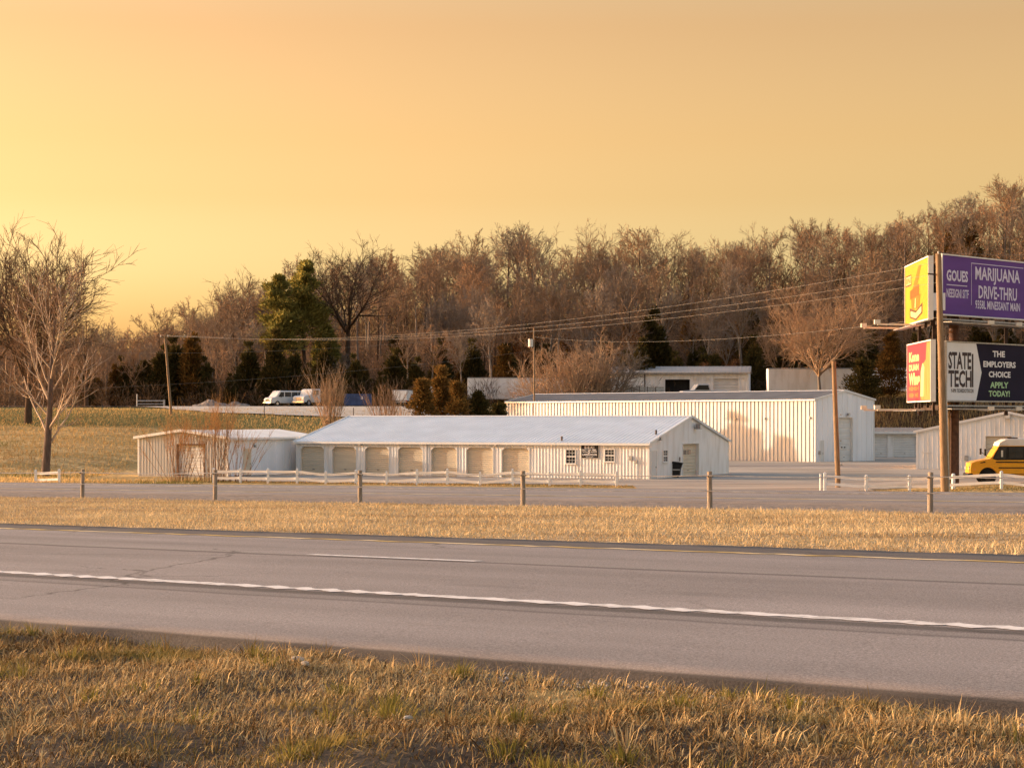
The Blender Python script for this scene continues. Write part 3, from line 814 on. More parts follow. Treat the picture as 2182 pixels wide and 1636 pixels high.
for k in range(10):
    a0, a1 = 2 * math.pi * k / 10, 2 * math.pi * (k + 1) / 10
    cx_, cz_ = sx0 + .44 * SWd, sz0 + .50
    em.quad((cx_ + .05 * math.cos(a0), -.108, cz_ + .05 * math.sin(a0)), (cx_ + .11 * math.cos(a0), -.108, cz_ + .11 * math.sin(a0)), (cx_ + .11 * math.cos(a1), -.108, cz_ + .11 * math.sin(a1)), (cx_ + .05 * math.cos(a1), -.108, cz_ + .05 * math.sin(a1)))
em.quad((sx0 + .08 * SWd, -.108, sz0 + .49), (sx0 + .34 * SWd, -.108, sz0 + .49), (sx0 + .34 * SWd, -.108, sz0 + .53), (sx0 + .08 * SWd, -.108, sz0 + .53))
em.quad((sx0 + .54 * SWd, -.108, sz0 + .49), (sx0 + .90 * SWd, -.108, sz0 + .49), (sx0 + .90 * SWd, -.108, sz0 + .53), (sx0 + .54 * SWd, -.108, sz0 + .53))
em.build('emblem', M['print_white'], sg)
text('CAPDIVVCOR', sx0 + .05 * SWd, sz0 + .20, .86 * SWd, .18, M['print_white'], sg, I4, y=-.108, bold=.03)
text('CH', sx0 + .28 * SWd, sz0 + .07, .12 * SWd, .09, M['print_white'], sg, I4, y=-.108, bold=.02)
text('STYLEY', sx0 + .44 * SWd, sz0 + .07, .27 * SWd, .09, M['print_white'], sg, I4, y=-.108, bold=.02)

# ---- left shed
Ls = P(503, 1013, 185); Ls = Vector((Ls.x - 0.7, 185, 0.12))
shed = empty('storage_shed', (Ls.x, Ls.y, Ls.z), -R(25), 'small white metal shed with a low gable behind the leafless whip bush', 'building')
SW_, SL_, SE, SR = 9.2, 16.0, 3.25, 3.85
def stop(x): return SE + (SR - SE) * (1 - abs(2 * (x + SW_) / SW_ - 1))
def sfx(px):
    k = (px - CXP) / F; c, s_ = math.cos(R(25)), math.sin(R(25)); return (k * Ls.y - Ls.x) / (c + k * s_)
def sgx(px):
    k = (px - CXP) / F; c, s_ = math.cos(R(25)), math.sin(R(25)); return (k * Ls.y - Ls.x) / (s_ - k * c)
sd = (sfx(379), sfx(436), 0, 2.65)
a = wall_mesh(-SW_, -SW_ / 2, stop, [sd], .3, rd=.045); b_ = wall_mesh(-SW_ / 2, 0, stop, [sd], .3, rd=.045)
a.add(b_.v, b_.f).build('gable_wall', M['cream_metal'], shed)
ggr = Matrix(((0, -1, 0, 0), (1, 0, 0, 0), (0, 0, 1, 0), (0, 0, 0, 1)))
sp_ = (sgx(517), sgx(534), 0, 2.3)
xf(wall_mesh(0, SL_, lambda x: SE, [sp_], .3), ggr).build('wall', M['grey_metal'], shed)
xf(wall_mesh(0, SL_, lambda x: SE, [], .6), Matrix.Translation((-SW_, SL_, 0)) @ Matrix(((0, 1, 0, 0), (-1, 0, 0, 0), (0, 0, 1, 0), (0, 0, 0, 1)))).build('wall', M['grey_metal'], shed)
bk = Matrix.Translation((-SW_, SL_, 0)) @ Matrix.Rotation(math.pi, 4, 'Z') @ Matrix.Translation((-SW_ - 0, 0, 0))
xf(wall_mesh(0, SW_, lambda x: SE, [], .6), Matrix.Translation((0, SL_, 0)) @ Matrix.Rotation(math.pi, 4, 'Z')).build('wall', M['grey_metal'], shed)
door_unit(shed, sd[0], sd[1], sd[3], .22, 9, M['white_door'], M['rust'])
passage_door(shed, sp_[0], sp_[1], sp_[3], M['tan_door'], ggr)
floodlight(shed, (sgx(541), 0, 2.45), ggr, .8)
floodlight(shed, (sfx(420), 0, 3.3), None, .8)
rs = Matrix(((0, -1, 0, 0), (1, 0, 0, 0), (0, 0, 1, 0), (0, 0, 0, 1)))
xf(roof_mesh(-.25, SL_ + .2, -.3, SE - .3 * .13 + .05, SW_ / 2, SR + .05, .45), rs).build('roof', M['pale_roof'], shed)
xf(roof_mesh(-.25, SL_ + .2, SW_ + .3, SE - .3 * .13 + .05, SW_ / 2, SR + .05, .45), rs).build('roof', M['pale_roof'], shed)
k = MB()
for xa, xb in ((.32, -SW_ / 2), (-SW_ - .32, -SW_ / 2)):
    za = SE - .04
    k.add([(xa, -.35, za - .06), (xa, -.26, za - .06), (xa, -.26, za + .17), (xa, -.35, za + .17), (xb, -.35, SR - .06), (xb, -.26, SR - .06), (xb, -.26, SR + .17), (xb, -.35, SR + .17)],
          [(0,3,2,1),(4,5,6,7),(0,1,5,4),(1,2,6,5),(2,3,7,6),(3,0,4,7)])
k.build('rake_trim', M['trim_white'], shed)
MB().box(.305, -.25, SE - .15, .40, SL_ + .2, SE + .03).build('gutter', M['trim_white'], shed)
for xx, yy in ((0, 0), (-SW_, 0)):
    sx = 1 if xx == 0 else -1
    MB().box(xx - sx * .12, -.06, 0, xx + sx * .05, .1, SE - .05).build('corner_trim', M['trim_white'], shed)
MB().box(-SW_ - .02, -.02, -.6, .02, SL_ + .02, -.005).build('slab', M['concrete'], shed)

# ---- tall building behind
BA = 50.0
Cb = Vector((34.7, 247, 0))
Lb, Wb, Eb, Rb = 55.0, 10.2, 7.2, 8.2
def bgx(px):
    k = (px - CXP) / F; c, s_ = math.cos(R(BA)), math.sin(R(BA)); return (k * Cb.y - Cb.x) / (s_ - k * c)
def bfx(px):
    k = (px - CXP) / F; c, s_ = math.cos(R(BA)), math.sin(R(BA)); return (k * Cb.y - Cb.x) / (c + k * s_)
bdoor = (bgx(1787), bgx(1816), 0, 5.1); bpass = (bgx(1747.5), bgx(1754.5), 0, 2.45)
bfd = (bfx(1101), bfx(1182), 0, 5.2)
big, bgr, bgl = metal_building('warehouse', Cb, BA, Lb, Wb, Eb, Rb, 'tall cream ribbed warehouse standing behind the low storage building', M['cream_metal'], M['dark_roof'], [bfd], [bdoor, bpass], spacing=0.62, rd=0.10, ov=0.2, rspacing=0.6, gspacing=0.9)
for o in big.children:
    if o.name.startswith('gable_wall'):
        o.data.materials.clear(); o.data.materials.append(M['grey_metal'])
door_unit(big, bfd[0], bfd[1], bfd[3], .3, 12, M['white_door'], M['trim_white'])
door_unit(big, bdoor[0], bdoor[1], bdoor[3], .3, 8, M['white_door'], M['trim_white'], mtx=bgr)
for k in (.7, 1.2):
    xf(MB().box(bdoor[0] + k, .2, 1.6, bdoor[0] + k + .2, .245, 1.75), bgr).build('door_light', M['glass'], big)
passage_door(big, bpass[0], bpass[1], bpass[3], M['white_door'], bgr)
floodlight(big, (bgx(1805), 0, 5.35), bgr, 1.2)
for px_, z_ in ((1238, 5.0), (1569, 4.9), (1631, 4.9), (1727, 5.0)):
    floodlight(big, (bfx(px_), 0, z_), None, 0.9)
xf(MB().box(bgx(1745) - .12, -.2, .9, bgx(1745) + .12, -.03, 1.3), bgr).build('meter_box', M['galv'], big)

# ---- right shed with the bus in front
Cr = Vector((XA(2330, 213), 213, 0))
rl, rr = XA(1953, 213), XA(2330, 213)
rw = rr - rl
RE, RR = 3.75, 5.62
RSA = R(12.5)
rsh = empty('storage_shed', (rl + rw * math.cos(RSA), 213 - rw * math.sin(RSA), 0), -RSA, 'white metal shed with a broad gable behind the yellow bus', 'building')
def rtop(x): return RE + (RR - RE) * (1 - abs(2 * (x + rw) / rw - 1))
rdr = (XA(2097, 213) - rr, XA(2150, 213) - rr, 0, 3.3)
a = wall_mesh(-rw, -rw / 2, rtop, [rdr], .45, rd=.03); b_ = wall_mesh(-rw / 2, 0, rtop, [rdr], .45, rd=.03)
a.add(b_.v, b_.f).build('gable_wall', M['white_metal'], rsh)
xf(wall_mesh(0, 18, lambda x: RE, [], .6), Matrix.Translation((-rw, 18, 0)) @ Matrix(((0, 1, 0, 0), (-1, 0, 0, 0), (0, 0, 1, 0), (0, 0, 0, 1)))).build('wall', M['white_metal'], rsh)
xf(wall_mesh(0, 18, lambda x: RE, [], .6), ggr).build('wall', M['white_metal'], rsh)
xf(wall_mesh(0, rw, lambda x: RE, [], .9), Matrix.Translation((0, 18, 0)) @ Matrix.Rotation(math.pi, 4, 'Z')).build('wall', M['white_metal'], rsh)
door_unit(rsh, rdr[0], rdr[1], rdr[3], .3, 8, M['tan_door'], M['trim_white'])
slr = (RR - RE) / (rw / 2)
xf(roof_mesh(-.2, 18.2, -.3, RE - .3 * slr + .05, rw / 2, RR + .05, .5), rs).build('roof', M['pale_roof'], rsh)
xf(roof_mesh(-.2, 18.2, rw + .3, RE - .3 * slr + .05, rw / 2, RR + .05, .5), rs).build('roof', M['pale_roof'], rsh)
k = MB()
for xa, xb in ((.32, -rw / 2), (-rw - .32, -rw / 2)):
    za = RE - .3 * slr
    k.add([(xa, -.28, za - .10), (xa, -.21, za - .10), (xa, -.21, za + .14), (xa, -.28, za + .14), (xb, -.28, RR - .10), (xb, -.21, RR - .10), (xb, -.21, RR + .14), (xb, -.28, RR + .14)],
          [(0,3,2,1),(4,5,6,7),(0,1,5,4),(1,2,6,5),(2,3,7,6),(3,0,4,7)])
k.build('rake_trim', M['trim_white'], rsh)
MB().box(-rw - .05, -.05, 0, -rw + .15, .1, RE - .1).build('corner_trim', M['trim_white'], rsh)
floodlight(rsh, (XA(2142, 213) - rr, 0, 5.05), None, 2.0, 'galv')
MB().box(XA(2057, 213) - rr - .18, -.2, .9, XA(2057, 213) - rr + .18, -.04, 1.4).build('meter_box', M['galv'], rsh)
MB().box(XA(1973, 213) - rr - .4, -.06, 1.65, XA(1973, 213) - rr + .4, -.035, 1.8).build('patch_plate', M['trim_white'], rsh)
MB().box(-rw, 0, -.6, 0, 18, -.005).build('slab', M['concrete'], rsh)

# ---- row of roll-up units
ru = empty('storage_units', (XA(1985, 275), 275, 0), 0, 'low row of white roll-up storage units behind the warehouse corner', 'building')
ux = lambda px: XA(px, 275) - XA(1985, 275)
udr = [(ux(1864), ux(1891)), (ux(1904), ux(1952)), (ux(1960), ux(1983))]
wall_mesh(ux(1840), 0, lambda x: 3.2, [(a, b, 0, 2.75) for a, b in udr], .9, rd=.02).build('wall', M['white_metal'], ru)
for a, b in udr:
    door_unit(ru, a, b, 2.75, .2, 9, M['white_door'], M['trim_white'])
roof_mesh(ux(1840) - .2, .2, -.4, 3.3, 8, 3.8, .6).build('roof', M['dark_roof'], ru)
MB().box(ux(1840) - .2, -.5, 3.05, .2, -.405, 3.33).build('gutter', M['trim_white'], ru)
MB().box(ux(1840), .35, 0, 0, 7.9, 3.15).build('unit_block', M['white_metal'], ru)

# ---- upper buildings on the terrace
def terrace_z(x, y): return G(x, y)
ty = 322.0
tx0, tx1 = XA(1300, ty), XA(1595, ty)
tz = 6.9
ub = empty('workshop', (tx1, ty, tz), -R(8), 'white workshop with a dark open bay up on the terrace', 'building')
UL, UW, UE, UR = tx1 - tx0, 9.0, 5.0, 5.9
def ufx(px): return (XA(px, ty + 1) - tx1) / math.cos(R(8))
uop = [(ufx(1418), ufx(1470), 0, 3.9), (ufx(1520), ufx(1572), 0, 4.0)]
wall_mesh(-UL, 0, lambda x: UE, uop, .5, rd=.05).build('wall', M['white_metal'], ub)
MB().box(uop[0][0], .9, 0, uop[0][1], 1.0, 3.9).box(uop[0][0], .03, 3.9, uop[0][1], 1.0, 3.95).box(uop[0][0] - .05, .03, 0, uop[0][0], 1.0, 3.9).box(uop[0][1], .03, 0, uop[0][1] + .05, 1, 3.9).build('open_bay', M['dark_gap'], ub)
door_unit(ub, uop[1][0], uop[1][1], 4.0, .3, 8, M['white_door'], M['trim_white'])
def utop(x): return UE + (UR - UE) * (1 - abs(2 * x / UW - 1))
g_ = wall_mesh(0, UW / 2, utop, [], .5); g2 = wall_mesh(UW / 2, UW, utop, [], .5); xf(g_.add(g2.v, g2.f), ggr).build('gable_wall', M['grey_metal'], ub)
xf(wall_mesh(0, UW, lambda x: UE, [], .5), Matrix.Translation((-UL, UW, 0)) @ Matrix(((0, 1, 0, 0), (-1, 0, 0, 0), (0, 0, 1, 0), (0, 0, 0, 1)))).build('wall', M['white_metal'], ub)
roof_mesh(-UL - .3, .3, -.5, UE - .1, UW / 2, UR + .05, .6).build('roof', M['tan_roof'], ub)
roof_mesh(-UL - .3, .3, UW + .5, UE - .1, UW / 2, UR + .05, .6).build('roof', M['tan_roof'], ub)
MB().box(-UL - .3, -.62, UE - .25, .3, -.51, UE - .03).build('gutter', M['galv'], ub)
for px_ in (1482, 1508, 1583):
    floodlight(ub, (ufx(px_), 0, 3.9), None, 1.2, 'lamp_white')
MB().box(ufx(1375) - .08, -.12, 0, ufx(1375) + .08, -.055, UE - .3).build('downspout', M['dark_steel'], ub)

def box_trailer(name, x0, x1, y, z, h, d, label, m, rz=0, wheels=True):
    r = empty(name, (x0, y, z), rz, label, 'trailer')
    L_ = x1 - x0
    b = MB().box(0, 0, 1.0, L_, d, h).build('body', m, r, bevel=.12)
    MB().box(-.03, -.04, .95, L_ + .03, -.005, 1.1).box(-.03, -.04, h - .12, L_ + .03, -.005, h - .02).build('rail', M['galv'], r)
    n = max(2, int(L_ / 1.2)); rv = MB()
    for i in range(1, n):
        xx = L_ * i / n; rv.box(xx - .02, -.02, 1.12, xx + .02, -.003, h - .14)
    rv.build('panel_seams', m, r)
    for xx in (L_ - 1.2, L_ - 2.4):
        w = MB().tube([(xx, .02, .5), (xx, .3, .5)], .5, 14).build('wheel', M['tyre'], r)
        MB().tube([(xx, .0, .5), (xx, .05, .5)], .22, 10).build('rim', M['galv'], w)
    MB().box(1.4, .4, 0, 1.55, .55, 1.0).box(1.4, d - .55, 0, 1.55, d - .4, 1.0).build('landing_leg', M['dark_steel'], r)
    return r
yy = 312.0
box_trailer('trailer', XA(996, yy), XA(1215, yy), yy, G(XA(1100, yy), yy) , 4.1, 2.6, 'long white trailer parked behind the cedars and the light pole', M['white_metal'])
yy = 318.0
x0_ = XA(1637, yy)
tr = box_trailer('trailer', x0_, XA(1945, yy), yy, 7.95, 4.4, 2.6, 'long white trailer with a rounded front end behind the dome-shaped tree', M['white_metal'])
# ------------------------------------------------------------------ fences
def vinyl_fence(pts, label, hts=None, base=None):
    "pts: ground points of the posts; rails sag between uneven posts"
    root = empty('rail_fence', pts[0], 0, label, 'fence')
    o = Vector(pts[0])
    loc = [Vector(p) - o for p in pts]
    hts = hts or [1.12] * len(pts)
    for p, h in zip(loc, hts):
        b = MB().box(p.x - .09, p.y - .09, p.z - .25, p.x + .09, p.y + .09, p.z + h)
        b.add([(p.x - .10, p.y - .10, p.z + h), (p.x + .10, p.y - .10, p.z + h), (p.x + .10, p.y + .10, p.z + h), (p.x - .10, p.y + .10, p.z + h), (p.x, p.y, p.z + h + .07)],
              [(0,1,4),(1,2,4),(2,3,4),(3,0,4),(3,2,1,0)])
        b.build('post', M['vinyl'], root)
    for (p, h), (q, g) in zip(zip(loc[:-1], hts[:-1]), zip(loc[1:], hts[1:])):
        for dz in (.22, .74):
            n = 5
            rail = MB()
            prev = None
            for i in range(n + 1):
                t = i / n; e = t * t * (3 - 2 * t)
                c = Vector((p.x + (q.x - p.x) * t, p.y + (q.y - p.y) * t - .005, p.z + h - dz + (q.z + g - p.z - h) * e - .02 * math.sin(math.pi * t)))
                if prev is not None: rail.bar(prev, c, .05, .185)
                prev = c
            rail.build('rail', M['vinyl'], root)
    return root

def fence_pts(px0, py0, px1, py1, pxs, z=0.0):
    "posts along the ground line from (px0,py0) to (px1,py1)"
    a = P(px0, py0, (H - z) * F / (py0 - HOR)); b = P(px1, py1, (H - z) * F / (py1 - HOR))
    out = []
    for q in pxs:
        k = (q - CXP) / F
        t = (k * a.y - a.x) / ((b.x - a.x) - k * (b.y - a.y))
        c = a + (b - a) * t; out.append((c.x, c.y, G(c.x, c.y)))
    return out
fp = fence_pts(512, 1029.5, 1315, 1037.5, [455, 512, 571, 633, 694, 758, 823.5, 888.5, 953, 1023, 1092, 1171, 1237, 1314])
vinyl_fence(fp, 'long white two-rail fence sagging in front of the tan doors', [1.14, 1.16, 1.15, 1.16, .96, 1.08, .99, 1.15, 1.22, .98, 1.24, 1.12, 1.18, 1.12])
def mini(px0, px1, d0, label):
    a, b = P(px0, 1000, d0), P(px1, 1000, d0 - 1)
    vinyl_fence([(a.x, a.y, G(a.x, a.y)), (b.x, b.y, G(b.x, b.y))], label, [.98, 1.06])
mini(76, 126, 170, 'single short bay of white fence under the pale tree')
fr = []
for q, d in ((1758, 150), (1846, 149.5), (1938, 149), (2134, 147), (2236, 146), (2340, 145)):
    x = XA(q, d); fr.append((x, d, G(x, d)))
vinyl_fence(fr, 'white two-rail fence below the billboards and the yellow bus', [1.30, 1.14, 1.12, 1.22, 1.0, 1.1])
gp = P(1748, 1000, 150.4)
MB().tube([(gp.x, gp.y, G(gp.x, gp.y) - .2), (gp.x, gp.y, G(gp.x, gp.y) + 1.2)], .05, 8)
gpo = MB().tube([(0, 0, -.2), (0, 0, 1.2)], .06, 8).box(-.07, -.07, 1.2, .07, .07, 1.24).build('gate_post', M['vinyl'])
gpo.location = (gp.x, gp.y, G(gp.x, gp.y)); tag(gpo, 'thin white gate post beside the end of the right fence', 'post')

# cable barrier on the median
cb = empty('cable_barrier', (0, 0, 0), 0, 'wooden post and cable guard barrier along the far edge of the median', 'barrier')
cpos = []
rc = random.Random(4)
pxl = [175, 458, 767, 1115, 1513, 1982]
ts = [t_at(q, S_CABLE) for q in pxl]
step = (ts[0] - ts[-1]) / 5
ts = [ts[0] + 3 * step, ts[0] + 2 * step, ts[0] + step] + ts + [ts[-1] - step, ts[-1] - 2 * step]
tops = []
for t in ts:
    x = SV.x * S_CABLE + TV.x * t; y = SV.y * S_CABLE + TV.y * t; z = float(road_z(t)) - .2
    lx, ly = rc.uniform(-.02, .02), rc.uniform(-.02, .02)
    po = MB().tube([(x, y, z - .3), (x + lx * .5, y + ly * .5, z + .4), (x + lx, y + ly, z + .83)], [.062, .06, .057], 9).build('post', M['post_wood'], cb)
    smooth_by_angle(po)
    MB().bar((x - .07, y - .05, z + .72), (x + .07, y + .05, z + .72), .03).build('cable_hook', M['dark_steel'], po)
    tops.append((x, y, z))
for dz in (.74, .40, .62):
    if dz == .62: continue
    m_ = MB(); pts = []
    for (p, q) in zip(tops[:-1], tops[1:]):
        for i in range(4):
            tt = i / 4; pts.append((p[0] + (q[0]-p[0]) * tt - .05, p[1] + (q[1]-p[1]) * tt - .05, p[2] + (q[2]-p[2]) * tt + dz - .03 * math.sin(math.pi * tt)))
    m_.tube(pts, .011, 5).build('cable', M['steel'], cb)

# ------------------------------------------------------------------ poles and wires
def pole(px_top, py_top, px_bot, d, label, r0=.17, r1=.12, name='utility_pole', mtl='pole_wood', zb=None):
    xb = XA(px_bot, d); zb = G(xb, d) if zb is None else zb
    top = P(px_top, py_top, d)
    root = empty(name, (xb, d, zb), 0, label, 'pole')
    lt = top - Vector((xb, d, zb))
    n = 9
    pts = [lt * (i / (n - 1)) for i in range(n)]; pts[0] = Vector((0, 0, -.5))
    sh = MB().tube(pts, [r0 + (r1 - r0) * i / (n - 1) for i in range(n)], 14).build('shaft', M[mtl], root)
    smooth_by_angle(sh)
    return root, lt
pl_l, tl = pole(351.5, 716, 365, 262, 'leaning wooden pole with a crossarm left of the vans', .17, .13)
arm = MB().bar(tl + Vector((-.6, -.16, -.2)), tl + Vector((2.6, -.16, .0)), .12, .14).build('crossarm', M['pole_wood'], pl_l)
for q in (-.5, .4, 2.4):
    MB().tube([tl + Vector((q, -.16, -.12)), tl + Vector((q, -.16, .12))], .06, 8).build('insulator', M['lamp_white'], pl_l)
pl_c, tcn = pole(1137.5, 700, 1139, 285, 'slim pole with a pale transformer beside the tan trees', .13, .10)
MB().tube([tcn + Vector((-.42, -.15, -2.4)), tcn + Vector((-.42, -.15, -1.4))], .32, 12).build('transformer', M['lamp_white'], pl_c)
MB().bar(tcn + Vector((-.42, -.1, -1.8)), tcn + Vector((0, 0, -1.8)), .1).build('bracket', M['galv'], pl_c)
pl_r, trt = pole(1776.5, 770, 1786, 158, 'cut-off wooden pole in front of the warehouse door', .20, .155)
MB().box(.19, -.12, 1.6, .30, .10, 1.75).box(.13, -.1, 3.4, .22, .1, 3.5).box(.16, -.1, 5.3, .22, .1, 5.4).build('bracket', M['galv'], pl_r)
pl_t, ttt = pole(1999.5, 541, 2013, 146, 'tall wooden utility pole in front of the billboards', .26, .19)
MB().tube([(.30, -.05, 0), ttt * .25 + Vector((.27, -.02, 0)), ttt * .48 + Vector((.26, 0, 0))], .045, 8).build('conduit', M['galv'], pl_t)
MB().tube([(.36, .15, 0), ttt * .4 + Vector((.33, .1, 0))], .03, 6).build('conduit', M['lamp_white'], pl_t)
MB().bar(ttt + Vector((-.12, 0, -1.4)), ttt + Vector((-.7, 0, -1.35)), .10).build('bracket', M['dark_steel'], pl_t)
MB().tube([ttt + Vector((0, 0, 0)), ttt + Vector((0, 0, .16))], .05, 8).build('insulator', M['lamp_white'], pl_t)
yl = (258.0)
bol = MB().tube([(0, 0, -.2), (0, 0, 1.02)], .13, 12).tube([(0, 0, 1.02), (0, 0, 1.08)], [.13, .06], 12).build('bollard', M['vinyl'])
bx_ = XA(2031.5, 150); bol.location = (bx_, 150, G(bx_, 150)); tag(bol, 'white bollard at the foot of the billboard column', 'bollard'); smooth_by_angle(bol)

def wire(a, b, sag, label, r=.008, n=28):
    a, b = Vector(a), Vector(b)
    pts = []
    for i in range(n + 1):
        t = i / n; p = a + (b - a) * t - a; p.z -= sag * 4 * t * (1 - t); pts.append(p)
    o = MB().tube(pts, r, 5, cap=False).build('power_line', M['wire'])
    o.location = a
    return tag(o, label, 'cable')
TL = Vector(pl_l.location) + tl; TC = Vector(pl_c.location) + tcn; TT = Vector(pl_t.location) + ttt
ext = TT + Vector((40, -60, 1.2))
wire(TL + Vector((-.5, -.16, .1)), TT + Vector((-.1, 0, -.55)), 2.2, 'uppermost wire sweeping from the leaning pole to the tall pole')
wire(TL + Vector((.4, -.16, .1)), TT + Vector((-.1, 0, -1.35)), 2.0, 'second wire below the top one from the leaning pole to the tall pole')
wire(TL + Vector((2.4, -.16, .1)), TT + Vector((-.1, 0, -1.95)), 1.9, 'third and lowest wire of the bundle from the leaning pole to the tall pole')
wire(TC + Vector((0, -.12, -1.1)), TT + Vector((-.1, 0, -4.3)), 1.1, 'single wire from the transformer pole to the tall pole')
wire(P(-250, 834, 255), TC + Vector((0, -.12, -2.9)), 1.4, 'low single wire crossing above the parked vans')
wire(P(-250, 728, 290), TC + Vector((0, -.12, -.3)), 2.2, 'wire crossing the dark wood to the top of the transformer pole')
wire(P(-250, 745, 290), TL + Vector((-.5, -.16, .1)), .8, 'wire running left from the crossarm of the leaning pole')
wire(TT + Vector((0, 0, .1)), P(2420, 528, 150), .3, 'wire running right from the top of the tall pole')

# ------------------------------------------------------------------ billboards
bb = empty('billboard', (31.4, 153.4, G(31.4, 153.4)), 0, 'double-decker V billboard on a rusty column with purple, yellow, red and navy faces', 'billboard')
B0 = Vector(bb.location)
colm = MB().tube([(0, 0, -.6), (0, 0, 5.5), (0, 0, 15.6)], [.37, .36, .34], 24).build('column', M['rust'], bb); smooth_by_angle(colm)
clad = MB().tube([(-.42, -.32, 0), (-.42, -.32, 6.05)], .10, 10).build('conduit', M['pole_wood'], bb)
def face(p0, p1, z0, z1, print_m, frame_m, thick=.25):
    "panel whose left edge (as read) is p0 and right edge p1"
    p0, p1 = Vector((*p0, 0)), Vector((*p1, 0))
    w = (p1 - p0).length; ang = math.atan2(p1.y - p0.y, p1.x - p0.x)
    mt = Matrix.Translation(p0 - Vector((B0.x, B0.y, 0))) @ Matrix.Rotation(ang, 4, 'Z') @ Matrix.Translation((0, 0, -B0.z))
    pan = xf(MB().box(0, 0, z0, w, thick, z1), mt).build('panel', print_m, bb)
    f = .09
    e = MB().box(-f, -.05, z0 - f, w + f, thick + .02, z0 - .001).box(-f, -.05, z1 + .001, w + f, thick + .02, z1 + f).box(-f, -.05, z0, -.001, thick + .02, z1).box(w + .001, -.05, z0, w + f, thick + .02, z1)
    xf(e, mt).build('frame', frame_m, bb)
    bk = MB()
    for k in range(4):
        xx = w * (k + .5) / 4; bk.box(xx - .08, thick + .02, z0 - .5, xx + .08, thick + .22, z1)
    bk.box(0, thick + .23, z0 + .6, w, thick + .36, z0 + .75).box(0, thick + .23, z1 - .8, w, thick + .36, z1 - .65)
    xf(bk, mt).build('stringers', M['dark_steel'], bb)
    return pan, mt, w
M['p_purple'] = mat('p_purple', (0.13, 0.055, 0.25), rough=0.75, var=0.10, scale=0.6, stretch=(.4, .4, 2))
M['p_navy'] = mat('p_navy', (0.012, 0.008, 0.026), rough=0.85, var=0.12, scale=0.6)
M['p_grey'] = mat('p_grey', (0.76, 0.76, 0.78), rough=0.5, var=0.05, scale=0.6)
M['p_yellow'] = mat('p_yellow', (0.52, 0.30, 0.018), rough=0.5, var=0.05, scale=0.6)
M['p_orange'] = mat('p_orange', (0.50, 0.085, 0.01), rough=0.5, var=0.05, scale=0.8)
M['p_amber'] = mat('p_amber', (0.50, 0.14, 0.012), rough=0.5, var=0.08, scale=0.8)
M['p_red'] = mat('p_red', (0.42, 0.03, 0.055), rough=0.5, var=0.06, scale=0.6)
M['p_peach'] = mat('p_peach', (0.60, 0.30, 0.09), rough=0.5, scale=1.2, col2=(0.50, 0.17, 0.035), stretch=(3, 3, .4))
M['p_cream'] = mat('p_cream', (0.70, 0.52, 0.24), rough=0.5, var=0.05, scale=0.8)
M['p_lilac'] = mat('p_lilac', (0.68, 0.62, 0.76), rough=0.6, var=0.04, scale=0.8)
M['p_green'] = mat('p_green', (0.38, 0.58, 0.32), rough=0.6, var=0.05, scale=0.8)
M['p_brown'] = mat('p_brown', (0.10, 0.05, 0.02), rough=0.6, var=0.1, scale=0.8)
M['p_char'] = mat('p_char', (0.05, 0.035, 0.04), rough=0.6, var=0.1, scale=0.8)
def poly(mt, pts, m, parent, name, y=-.012):
    xf(MB().add([(p[0], y, p[1]) for p in pts], [tuple(range(len(pts)))]), mt).build(name, m, parent)
# purple, upper right
pa, pb = (29.9, 150.0), (37.9, 158.7)
pan, mt, w = face(pa, pb, 12.35, 16.45, M['p_purple'], M['trim_white'])
tag(pan, 'purple printed face with white lettering')
zz = 12.35
text('GOUES', .55, zz + 2.32, 2.85, .80, M['p_lilac'], pan, mt, bold=.035)
poly(mt, [(.55, zz + 2.03), (3.3, zz + 2.03), (3.3, zz + 2.09), (.55, zz + 2.09)], M['p_lilac'], pan, 'printed_rule')
text('NEESIGNI SITF', .55, zz + 1.18, 2.95, .62, M['p_lilac'], pan, mt, bold=.02)
bd = [(3.85, zz + .75, 3.90, zz + 3.75), (3.9, zz + 3.70, 11.2, zz + 3.75)]
for a, b, c, d in bd: poly(mt, [(a, b), (c, b), (c, d), (a, d)], M['p_lilac'], pan, 'printed_rule')
text('MARIJUANA', 4.4, zz + 2.30, 6.3, 1.22, M['p_lilac'], pan, mt, bold=.022)
text('DRIVE-THRU', 4.85, zz + 1.27, 5.4, .92, M['p_lilac'], pan, mt, bold=.022)
text('9358L MINESSANT MAIN', 4.4, zz + .52, 6.3, .62, M['p_lilac'], pan, mt, bold=.02)
# state tech, lower right
pan, mt, w = face((30.25, 150.3), (37.9, 158.7), 6.35, 10.40, M['p_navy'], M['galv'])
tag(pan, 'navy printed face with a pale arrow at its left')
zz = 6.35
poly(mt, [(0.01, zz + .01), (4.0, zz + .01), (4.75, zz + 2.0), (4.0, zz + 4.04), (0.01, zz + 4.04)], M['p_grey'], pan, 'arrow_field')
text('STATE', .22, zz + 2.18, 3.08, 1.22, M['p_char'], pan, mt, y=-.022, bold=.03)
text('TECH', .22, zz + .92, 3.12, 1.2, M['p_char'], pan, mt, y=-.022, bold=.03)
poly(mt, [(3.38, zz + .95), (3.6, zz + .95), (3.6, zz + 3.3), (3.38, zz + 3.3)], M['p_char'], pan, 'printed_rule', y=-.022)
text('Y-RPR TEOHESXOTSGCDR', .55, zz + .55, 3.1, .27, M['p_char'], pan, mt, y=-.022, bold=.02)
for s_, a, z_, ww, m_ in (('THE', 6.3, 3.15, 1.75, 'print_white'), ('EMPLOYERS', 5.0, 2.40, 4.6, 'print_white'), ('CHOICE', 5.75, 1.68, 3.1, 'print_white'), ('APPLY', 5.95, .92, 2.6, 'p_green'), ('TODAY!', 5.75, .30, 3.0, 'p_green')):
    text(s_, a, zz + z_, ww, .44, M[m_], pan, mt, bold=.035)
